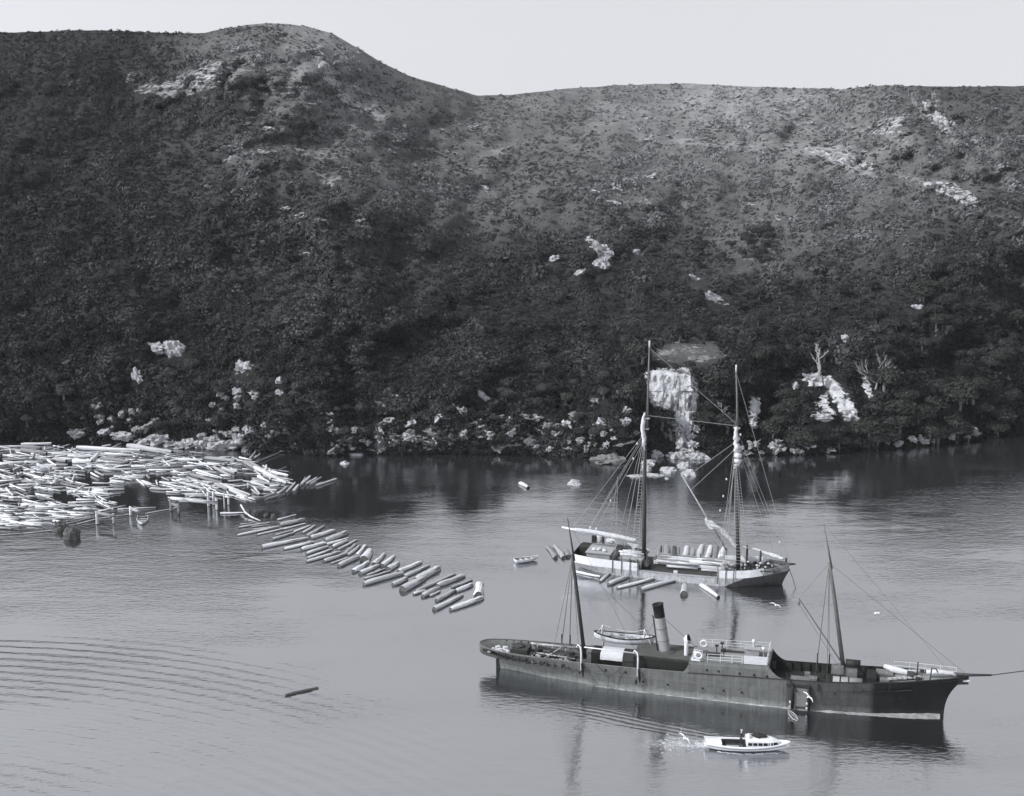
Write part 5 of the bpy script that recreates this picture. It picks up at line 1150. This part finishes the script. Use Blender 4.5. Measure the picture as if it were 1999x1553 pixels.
lines('stays', [(fh0-Vector((0, 0, 1)), (28.9, 0, 3.3)), (fh0-Vector((0, 0, 1.6)), (27.6, .2, 3.2)), (fh0, (29.5, 0, 3.2)), (ft0-Vector((0, 0, 1)), (29.6, 0, 3.2)), (mh0+Vector((0, 0, .4)), fh0+Vector((0, 0, .3))), (mt0-Vector((0, 0, 1)), fh0+Vector((0, 0, .6))),
   (mh0-Vector((0, 0, 2)), along(ba, bb2, .12)), (mh0-Vector((0, 0, 2.5)), along(ba, bb2, .36)+Vector((0, 0, .9))), (mh0-Vector((0, 0, 3)), along(ba, bb2, .43)+Vector((0, 0, .9))), (along(ba, bb2, .36).lerp(mh0, .5), (5.5, -2, 2.5)), (along(ba, bb2, .36).lerp(mh0, .5), (4.5, -2, 4.6)), (mh0-Vector((0, 0, 2)), (-.5, 0, 2.6)),
   (fh0-Vector((0, 0, 3)), along(ga, gb, .2)), (fh0-Vector((0, 0, 2)), along(ga, gb, .05)), (fh0-Vector((0, 0, 6)), (19.8, -3.3, 2.2)), (fh0-Vector((.2, 0, 2)), (23.9, -2.8, 3.0)), (fh0-Vector((0, 0, 5)), (20.6, -3.3, 2.2)), (mb0+Vector((0, 0, 12)), (5.2, 3, 2.4))], .026)
for nm, p in (('block', mh0+Vector((-1.0, -.5, -3.6))), ('block', mh0+Vector((-1.5, -.5, -5.8))), ('block', fh0+Vector((.7, -.4, -.8))), ('block', fh0+Vector((-1.0, -.4, -7.2))), ('block', q(1412, 968)), ('block', q(1406, 996)), ('block', q(1522, 1058)), ('block', q(1192, 977))):
    b_ = MB(); b_.ball(p, (.26, .2, .36), 6); b_.build(nm, 'canvas', sch, True)
# deck furniture
def bx(name, mtl, *boxes):
    b_ = MB()
    for bo in boxes: b_.box(bo[0], bo[1], rz=bo[2] if len(bo) > 2 else 0)
    return b_.build(name, mtl, sch)
bx('cabin', 'timber', ((3.0, -.2, 1.9), (3.4, 4.2, 1.5)), ((3.0, -.2, 2.68), (3.7, 4.5, .08)))
bx('dark_cabin_boxes', 'mast_dark', ((5.3, -.4, 1.9), (.9, 4.6, 1.5)), ((5.4, 2.4, 2.1), (2.4, 1.2, .8)))  # plain dark boxes just ahead of the cabin
b_ = MB()
for i in range(9): b_.ball((1.8+random.uniform(0, 2.0), -1.5+random.uniform(0, .9), 2.85), (.6, .4, .35), 6, .3, i, 2)
b_.build('canvas_on_cabin', 'canvas', sch)
bx('stern_lockers', 'hull_dark', ((.4, 1.2, 1.9), (1.6, 2.2, 1.4)), ((1.2, 2.6, 2.4), (.6, .6, 2.4)))
b_ = MB(); b_.ball((2.0, 2.6, 3.3), (.9, .5, 1.3), 8, .3, 4, 2); b_.build('white_cloth_bundle', 'canvas', sch)
b_ = MB(); b_.ball((3.7, 2.4, 3.1), (1.5, .6, .8), 8, .3, 8, 2); b_.build('white_cloth_bundle', 'canvas', sch)
bx('wheel_post', 'mast_dark', ((2.6, 2.4, 3.0), (.3, .3, 1.8)))
# deck cargo of timber
def baulk(x0, x1, y, z, w_, h, mtl='timber', dz=0, tw=0):
    b_ = MB(); b_.box(((x0+x1)/2, y, z), (x1-x0, w_, h), rz=tw, ry=-dz); o = b_.build('timber_baulk', mtl, sch); return o
rb_ = random.Random(31)
for k in range(9):
    y = 2.9-.36*k; n_ = rb_.choice([1, 2, 2]); cuts = [10.2+rb_.uniform(0, .8)]+([rb_.uniform(14, 18)] if n_ == 2 else [])+[22.6+rb_.uniform(-.6, .4)]
    for a, c_ in zip(cuts, cuts[1:]):
        w_ = rb_.uniform(.26, .36); baulk(a+.1, c_-.1, y, 1.30+rb_.uniform(0, .3)+(.35 if k in (0, 4, 5) else 0), w_, rb_.uniform(.3, .45), rb_.choice(['timber', 'timber', 'log_pale', 'boot_band']), 0, rb_.uniform(-.008, .008))
for x0, x1, y, z, r in ((15.6, 22.9, .2, 1.95, .24), (11.0, 16.9, -.35, 1.75, .2), (12.6, 17.0, -.95, 1.35, .17), (10.6, 15.0, 1.2, 1.95, .2), (16.4, 21.8, 1.5, 1.95, .22), (17.5, 22.0, -.9, 1.3, .15)):
    b_ = MB(); b_.tube([(x0, y, z), ((x0+x1)/2, y+.04, z+.03), (x1, y+.08, z-.02)], [r, r*1.03, r*.85], 10, wob=.05); b_.build('deck_log', 'log_pale', sch, True)
for x0, x1, y, z, r in ((5.9, 9.0, -1.0, 2.35, .26), (5.6, 9.2, -.4, 2.5, .28), (6.0, 9.4, .3, 2.5, .24), (6.6, 9.6, 1.0, 2.5, .22), (6.0, 9.2, 1.7, 2.45, .24)):
    b_ = MB(); b_.tube([(x0, y, z), ((x0+x1)/2, y, z+.03), (x1, y+.05, z-.05)], [r, r, r*.85], 10); b_.build('deck_log', 'log_pale', sch, True)
bx('aft_timber_stack', 'timber', ((7.5, -.2, 1.6), (3.6, 4.2, 1.3)))
b_ = MB()
for i in range(10): b_.box((7.4+.18*i, -2.6+.3*(i % 3), 1.75), (.08, .3, .9+.2*(i % 2)), rz=.2)
b_.build('rail_stanchions', 'mast_dark', sch)
b_ = MB(); b_.ball((9.9, -1.6, 1.5), (1.4, 1.6, 1.2), 8, .3, 5, 2); b_.build('winch', 'mast_dark', sch)
bx('white_box', 'white_paint', ((14.2, -2.6, 1.2), (.55, .3, .3)))
b_ = MB(); b_.tube([(16.9, 1.9, 1.6), (16.9, 1.9, 2.7)], .08, 6); b_.build('iron_post', 'mast_dark', sch); b_ = MB(); b_.tube([(19.3, -3.1, .9), (19.3, -3.2, 1.9)], .07, 6); b_.tube([(19.2, -3.3, 1.5), (20.2, -3.3, 1.7)], .05, 6); b_.build('iron_post', 'mast_dark', sch)
b_ = MB()
for i in range(12): b_.ball((20.4+random.uniform(0, 1.6), random.uniform(-1.5, 1.2), 1.9+random.uniform(0, .6)), (.7, .6, .5), 5, .4, i, 2)
b_.build('rope_heap', 'timber', sch)
b_ = MB()
for i in range(60):
    x = random.uniform(22.4, 27.6); w2 = cy(x)-.7; b_.ball((x, random.uniform(-w2, w2), zsc(x)+random.uniform(.1, .55)), (random.uniform(.2, .8), random.uniform(.2, .6), random.uniform(.2, .6)), 4, .4, i, 2)
b_.build('bow_gear', 'mast_dark', sch)
b_ = MB()
for i in range(14):
    x = random.uniform(22.8, 27.4); b_.ball((x, random.uniform(-1.6, 1.8), zsc(x)+.75), (random.uniform(.2, .5), .3, .3), 5, .4, i+40, 2)
b_.build('bow_bundles', 'canvas', sch)
for x, y, h in ((25.4, .9, 2.3), (23.4, 1.7, 2.6), (28.9, .9, 1.6)):
    b_ = MB(); b_.tube([(x, y, 1.2), (x, y, 1.2+h+.6)], .14, 8); b_.ball((x, y, 1.9+h), (.3, .3, .3), 6); b_.build('windlass_post', 'mast_dark', sch)
b_ = MB(); b_.tube([(28.2, 0, 2.9), (29.6, 0, 3.1), (30.3, 0, 3.15)], [.2, .17, .1], 8); b_.tube([(28.6, -.5, 2.9), (30.1, -.1, 3.1)], .06, 6); b_.build('bowsprit_stub', 'mast_dark', sch, True)
b_ = MB(); b_.tube([(29.5, -.2, 2.4), (30.0, -.6, 1.4), (30.6, -1.2, -.1)], .05, 6); b_.build('anchor_chain', 'mast_dark', sch)
b_ = MB(); b_.tube([(25.9, -2.9, 2.6), (28.0, -1.9, 2.4), (28.4, -1.6, 2.5)], .07, 6); b_.tube([(25.9, -2.9, 2.7), (26.4, -2.9, 2.0)], .05, 6); b_.tube([(27.6, -2.1, 2.7), (27.7, -2.1, 2.0)], .09, 6); b_.build('anchor', 'mast_dark', sch)
# ------------------------------------------------------------------ small boats
c1 = P(1027, 1096); a1 = P(1003, 1097); a2 = P(1051, 1090)
boat('rowing_boat', c1, math.atan2(a2.y-a1.y, a2.x-a1.x), 3.5, 1.35, .5, 'white_paint', 'timber', 'small white rowing boat moored astern of the sailing ship', 'rowing boat', 3, .5, .12)
c2 = P(278, 1019); boat('rowing_boat', c2, R(-78), 3.6, 1.7, .45, 'white_paint', 'mast_dark', 'small white rowing boat tied to the piles of the log pond, bow towards the viewer', 'rowing boat', 3, .5, .12)
# launch
L0, L1 = P(1385, 1460), P(1541, 1464); LT = math.atan2(L1.y-L0.y, L1.x-L0.x)
la_ = boat('motor_launch', (L0+L1)/2-Vector((.25, 0, 0)), LT, 8.7, 2.3, .62, 'launch_white', 'launch_white', 'white motor launch with a low cabin under way below the steamship, one man aboard', 'launch', 0, .35, .30, None, 'launch_white', 0, .1, False)
for ch in la_.children:
    if ch.name.startswith('thwart'): bpy.data.objects.remove(ch)
def lw(x, inset=.12):
    u = min(.999, max(0.001, (x+4.35)/8.7)); return max(.03, 1.15*math.sin(math.pi*min(1, (u*(1-.175)+.175)))**.62-inset)
def lz(x): u = (x+4.35)/8.7; return .62+.30*((2*u-1)**2)*(1 if u > .5 else .8)
b_ = MB()
for x0, x1 in ((-4.3, -2.6), (1.9, 4.3)):
    rr = []
    for i in range(13):
        x = x0+(x1-x0)*i/12; w_ = lw(x, .03); rr.append([(x, -w_+2*w_*j/6, lz(x)-.03+.07*(1-(j/3-1)**2)) for j in range(7)])
    b_.grid(rr)
for sg in (-1, 1):
    rr = []
    for i in range(17):
        x = -2.6+4.6*i/16; w_ = lw(x, .03); rr.append([(x, sg*w_, lz(x)-.03), (x, sg*(w_-.3), lz(x)-.01), (x, sg*(w_-.3), lz(x)-.5)])
    b_.grid(rr if sg > 0 else [r[::-1] for r in rr])
b_.build('side_deck', 'launch_white', la_)
b_ = MB(); b_.box((-1.4, 0, .28), (2.6, 1.5, .06)); b_.box((-1.35, .72, .48), (2.4, .06, .5)); b_.box((-2.6, 0, .5), (.06, 1.4, .45)); b_.build('cockpit', 'mast_dark', la_)
b_ = MB(); b_.box((-1.5, -.45, .5), (1.3, .4, .08)); b_.build('bench', 'timber', la_)
cab = []; win = []
def cw_(x): return interp(x, [-.2, 0, 2.2, 3.0, 3.35, 3.5], [.78, .80, .74, .52, .26, .05])
def ch_(x): return interp(x, [-.2, .4, 1.5, 2.6, 3.2, 3.5], [1.36, 1.42, 1.36, 1.2, 1.0, .88])
for i in range(25):
    x = -.15+3.65*i/24; w_ = cw_(x); h = ch_(x); cab.append([(x, -w_, .66), (x, -w_, h-.14), (x, -w_*.86, h), (x, 0, h+.07), (x, w_*.86, h), (x, w_, h-.14), (x, w_, .66)])
b_ = MB(); b_.grid(cab); b_.add(cab[0], [tuple(range(7))]); b_.build('cabin', 'launch_white', la_, False)
b_ = MB()
for i in range(6):
    x0 = .0+.52*i; x1 = x0+.44
    for sg in (-1, 1):
        y0, y1 = sg*(cw_(x0)+.012), sg*(cw_(x1)+.012); b_.add([(x0, y0, .76), (x1, y1, .76), (x1, y1, 1.06), (x0, y0, 1.08)], [(0, 1, 2, 3) if sg < 0 else (3, 2, 1, 0)])
wi = b_.build('cabin_windows', 'black_paint_shade', la_)
b_ = MB(); b_.ball((.05, -.35, 1.35), (.55, .6, 1.1), 10, .12, 3, 1.5); b_.build('spray_hood', 'launch_white', la_, True)
b_ = MB(); b_.ball((1.15, .1, 1.5), (1.5, 1.0, .35), 12, .35, 6, 2); b_.tube([(.6, .2, 1.5), (1.3, .3, 1.7)], .08, 6)
tp_ = b_.build('dark_tarpaulin', 'cloth_dark'); tp_.location = la_.matrix_basis @ Vector((0, 0, 0)); tp_.rotation_euler = (0, 0, LT); setp(tp_, 'crumpled dark tarpaulin lying on the cabin roof of the motor launch', 'tarpaulin')
b_ = MB(); rr = []
for i in range(31):
    x = -4.1+8.0*i/30; rr.append([(x, -(lw(x, -.03)), lz(x)-.17), (x, -(lw(x, -.035)), lz(x)-.12)])
b_.grid(rr); b_.build('rub_line', 'mast_grey', la_)
# the man at the tiller
import bmesh
def skinned(name, joints, edges, mtl, parent, lv=2):
    me = bpy.data.meshes.new(name); me.from_pydata([j[0] for j in joints], edges, []); o = bpy.data.objects.new(name, me); COL.objects.link(o); o.parent = parent
    me.materials.append(M[mtl]); md = o.modifiers.new('skin', 'SKIN'); md.use_smooth_shade = True
    for i, j in enumerate(joints): me.skin_vertices[0].data[i].radius = (j[1], j[2] if len(j) > 2 else j[1]); me.skin_vertices[0].data[i].use_root = (i == 0)
    s_ = o.modifiers.new('sub', 'SUBSURF'); s_.levels = lv; s_.render_levels = lv; return o
mp = la_.matrix_basis.to_3x3() if False else Matrix.Rotation(LT, 3, 'Z')
mloc = (L0+L1)/2-Vector((.25, 0, 0))+mp @ Vector((-.62, .1, .31))
man = empty('person', mloc, LT, 'man in a dark coat and dark trousers standing in the cockpit of the launch', 'person')
J = [((0, 0, .95), .115, .15), ((0, 0, 1.12), .11, .14), ((0, 0, 1.36), .12, .17), ((0, 0, 1.48), .055), ((.01, 0, 1.56), .055), ((.02, 0, 1.66), .09, .078), ((.015, 0, 1.76), .06),
     ((0, .19, 1.42), .055), ((-.03, .25, 1.14), .042), ((.10, .22, .93), .03), ((0, -.19, 1.42), .055), ((.10, -.24, 1.16), .042), ((.32, -.16, 1.14), .03),
     ((0, .10, .88), .09), ((.03, .11, .48), .06), ((0, .12, .09), .04), ((.15, .13, .035), .03), ((0, -.10, .88), .09), ((.06, -.11, .48), .06), ((.02, -.12, .09), .04), ((.17, -.13, .035), .03),
     ((.115, .0, 1.655), .018), ((.02, .085, 1.66), .018), ((.02, -.085, 1.66), .018)]
E_ = [(0, 1), (1, 2), (2, 3), (3, 4), (4, 5), (5, 6), (2, 7), (7, 8), (8, 9), (2, 10), (10, 11), (11, 12), (0, 13), (13, 14), (14, 15), (15, 16), (0, 17), (17, 18), (18, 19), (19, 20), (5, 21), (5, 22), (5, 23)]
for wr, dx_, dz_, sy in ((9, .3, -.95, 1), (12, .95, -.25, -1)):      # palms, four fingers and a thumb on each hand
    w0 = Vector(J[wr][0]); d = Vector((dx_, 0, dz_)).normalized(); k = len(J); J.append((tuple(w0+d*.07), .024, .032)); E_.append((wr, k))
    for f in range(4):
        o_f = Vector((0, (f-1.5)*.02, 0)); a = w0+d*.10+o_f; c = w0+d*(.145+.008*(f in (1, 2)))+o_f+Vector((.01, 0, -.012)); n0 = len(J)
        J += [(tuple(a), .0095), (tuple(c), .008), (tuple(c+Vector((.012, 0, -.025))), .007)]; E_ += [(k, n0), (n0, n0+1), (n0+1, n0+2)]
    n0 = len(J); J += [(tuple(w0+d*.06+Vector((.02, -sy*.035, .01))), .011), (tuple(w0+d*.10+Vector((.03, -sy*.045, .01))), .009)]; E_ += [(k, n0), (n0, n0+1)]
skinned('body', J, E_, 'skin', man)
skinned('coat', [((0, 0, .80), .15, .19), ((0, 0, 1.0), .14, .175), ((0, 0, 1.34), .145, .20), ((0, 0, 1.46), .085, .11), ((0, .2, 1.41), .075), ((-.03, .26, 1.14), .058), ((.08, .225, .97), .048), ((0, -.2, 1.41), .075), ((.10, -.25, 1.16), .058), ((.27, -.18, 1.145), .046)],
        [(0, 1), (1, 2), (2, 3), (2, 4), (4, 5), (5, 6), (2, 7), (7, 8), (8, 9)], 'cloth_dark', man)
skinned('trousers', [((0, 0, .92), .12, .16), ((0, .10, .84), .10), ((.03, .11, .48), .075), ((0, .12, .12), .062), ((0, -.10, .84), .10), ((.06, -.11, .48), .075), ((.02, -.12, .12), .062)], [(0, 1), (1, 2), (2, 3), (0, 4), (4, 5), (5, 6)], 'cloth_dark', man)
b_ = MB(); b_.ball((.015, 0, 1.765), (.21, .19, .14), 10); b_.ball((.09, 0, 1.745), (.16, .15, .025), 8); b_.build('cap', 'canvas', man, True)
# gulls
def gull(px, py, h, rz, bank, label):
    s = 1.0; p = P(px, py, h); r_ = empty('gull', p, rz, label, 'bird'); r_.rotation_euler = (bank, 0, rz)
    b_ = MB(); b_.tube([(-.28, 0, .02), (-.15, 0, 0), (.05, 0, 0), (.2, 0, .03), (.27, 0, .03), (.33, 0, .02)], [.03, .07, .08, .045, .045, .01], 8); b_.build('body', 'feather', r_, True)
    for sg in (-1, 1):
        b_ = MB(); top = [(.1, 0), (.16, .25), (.1, .5), (-.05, .75)]; bot = [(-.12, 0), (-.08, .25), (-.1, .5), (-.12, .75)]; zz_ = [.03, .14, .12, .02]
        b_.grid([[(a[0], sg*a[1], z+.012), (c[0], sg*c[1], z+.006)] for a, c, z in zip(top, bot, zz_)]); b_.grid([[(c[0], sg*c[1], z-.006), (a[0], sg*a[1], z-.012)] for a, c, z in zip(top, bot, zz_)]); b_.build('wing', 'feather', r_, True)
gull(1514, 1181, 1.2, 1.2, .3, 'white gull flying low between the bows of the two ships'); gull(1711, 1197, 3, .3, -.3, 'white gull gliding above the foremast stay of the steamship')
gull(1578, 1360, 3.0, .8, .6, 'white gull flying in front of the dark forward hull of the steamship'); gull(1336, 1440, .8, .9, .5, 'white gull skimming over the wake of the motor launch')
# churned wake: a thin film of foam with holes, plus broken flecks
fm = bpy.data.materials.new('foam_film'); fm.use_nodes = True; t = fm.node_tree; b = t.nodes['Principled BSDF']; b.inputs['Base Color'].default_value = tone(.5); b.inputs['Roughness'].default_value = .8
o_ = [n for n in t.nodes if n.type == 'OUTPUT_MATERIAL'][0]; tr2 = N(t, 'ShaderNodeBsdfTransparent'); ms = N(t, 'ShaderNodeMixShader')
af = N(t, 'ShaderNodeAttribute', attribute_name='froth').outputs['Fac']; ge = N(t, 'ShaderNodeNewGeometry')
nf = N(t, 'ShaderNodeTexNoise'); nf.inputs['Scale'].default_value = 1.3; nf.inputs['Detail'].default_value = 7; nf.inputs['Roughness'].default_value = .75; nf.inputs['Distortion'].default_value = 1.2; t.links.new(ge.outputs['Position'], nf.inputs['Vector'])
mf = N(t, 'ShaderNodeMapRange'); mf.inputs['From Min'].default_value = .75; mf.inputs['From Max'].default_value = 1.15; mf.inputs['To Max'].default_value = .85
t.links.new(math_('ADD', af, nf.outputs[0]), mf.inputs[0]); t.links.new(mf.outputs[0], ms.inputs[0]); t.links.new(tr2.outputs[0], ms.inputs[1]); t.links.new(b.outputs[0], ms.inputs[2]); t.links.new(ms.outputs[0], o_.inputs[0])
b_ = MB(); rr = []; fa_ = []
for i in range(41):
    u = i/40; row = []
    for j in range(13):
        s_v = j/6-1; x = 1402-175*u; y = 1456-7*u+s_v*(6+16*u); row.append(P(x, y, .012)); fa_.append((.62-.42*u)*max(0, 1-abs(s_v)**1.5)*(1 if 0 < i < 40 else 0))
    rr.append(row)
b_.grid(rr)
fo = b_.build('wake_froth', fm); at = fo.data.attributes.new('froth', 'FLOAT', 'POINT'); at.data.foreach_set('value', np.array(fa_, dtype=np.float32)); setp(fo, 'thin white froth trailing in the wake of the motor launch', 'foam', None, 'stuff')
# broken foam behind the launch
b_ = MB(); rnd = random.Random(5)
for i in range(320):
    u = rnd.random()**.8; x = 1400-112*u; y = 1453+rnd.gauss(0, 3+6.5*u)-4*u+6*math.sin(u*9)*.4; p = P(x, y, .03); r = rnd.uniform(.03, .17)*(1-.4*u); n = rnd.randint(5, 8); a0 = rnd.random()*6
    ring_ = [(p.x+r*rnd.uniform(.5, 1.7)*math.cos(a0+6.283*k/n), p.y+r*rnd.uniform(.3, .9)*math.sin(a0+6.283*k/n), .015) for k in range(n)]; b_.add(ring_+[(p.x, p.y, rnd.uniform(.03, .08))], [(k, (k+1) % n, n) for k in range(n)])
for i in range(160):
    u = rnd.random(); x = 1400+130*u; y = 1467+5*math.sin(u*3.1)+rnd.gauss(0, .8); p = P(x, y, .02); r = rnd.uniform(.03, .12)*(1-.6*u); n = 5
    ring_ = [(p.x+r*rnd.uniform(.6, 2)*math.cos(6.283*k/n), p.y+r*rnd.uniform(.3, .7)*math.sin(6.283*k/n), .012) for k in range(n)]; b_.add(ring_+[(p.x, p.y, .05)], [(k, (k+1) % n, n) for k in range(n)])
setp(b_.build('foam', 'foam'), 'white foam churned up behind the motor launch', 'foam', None, 'stuff')
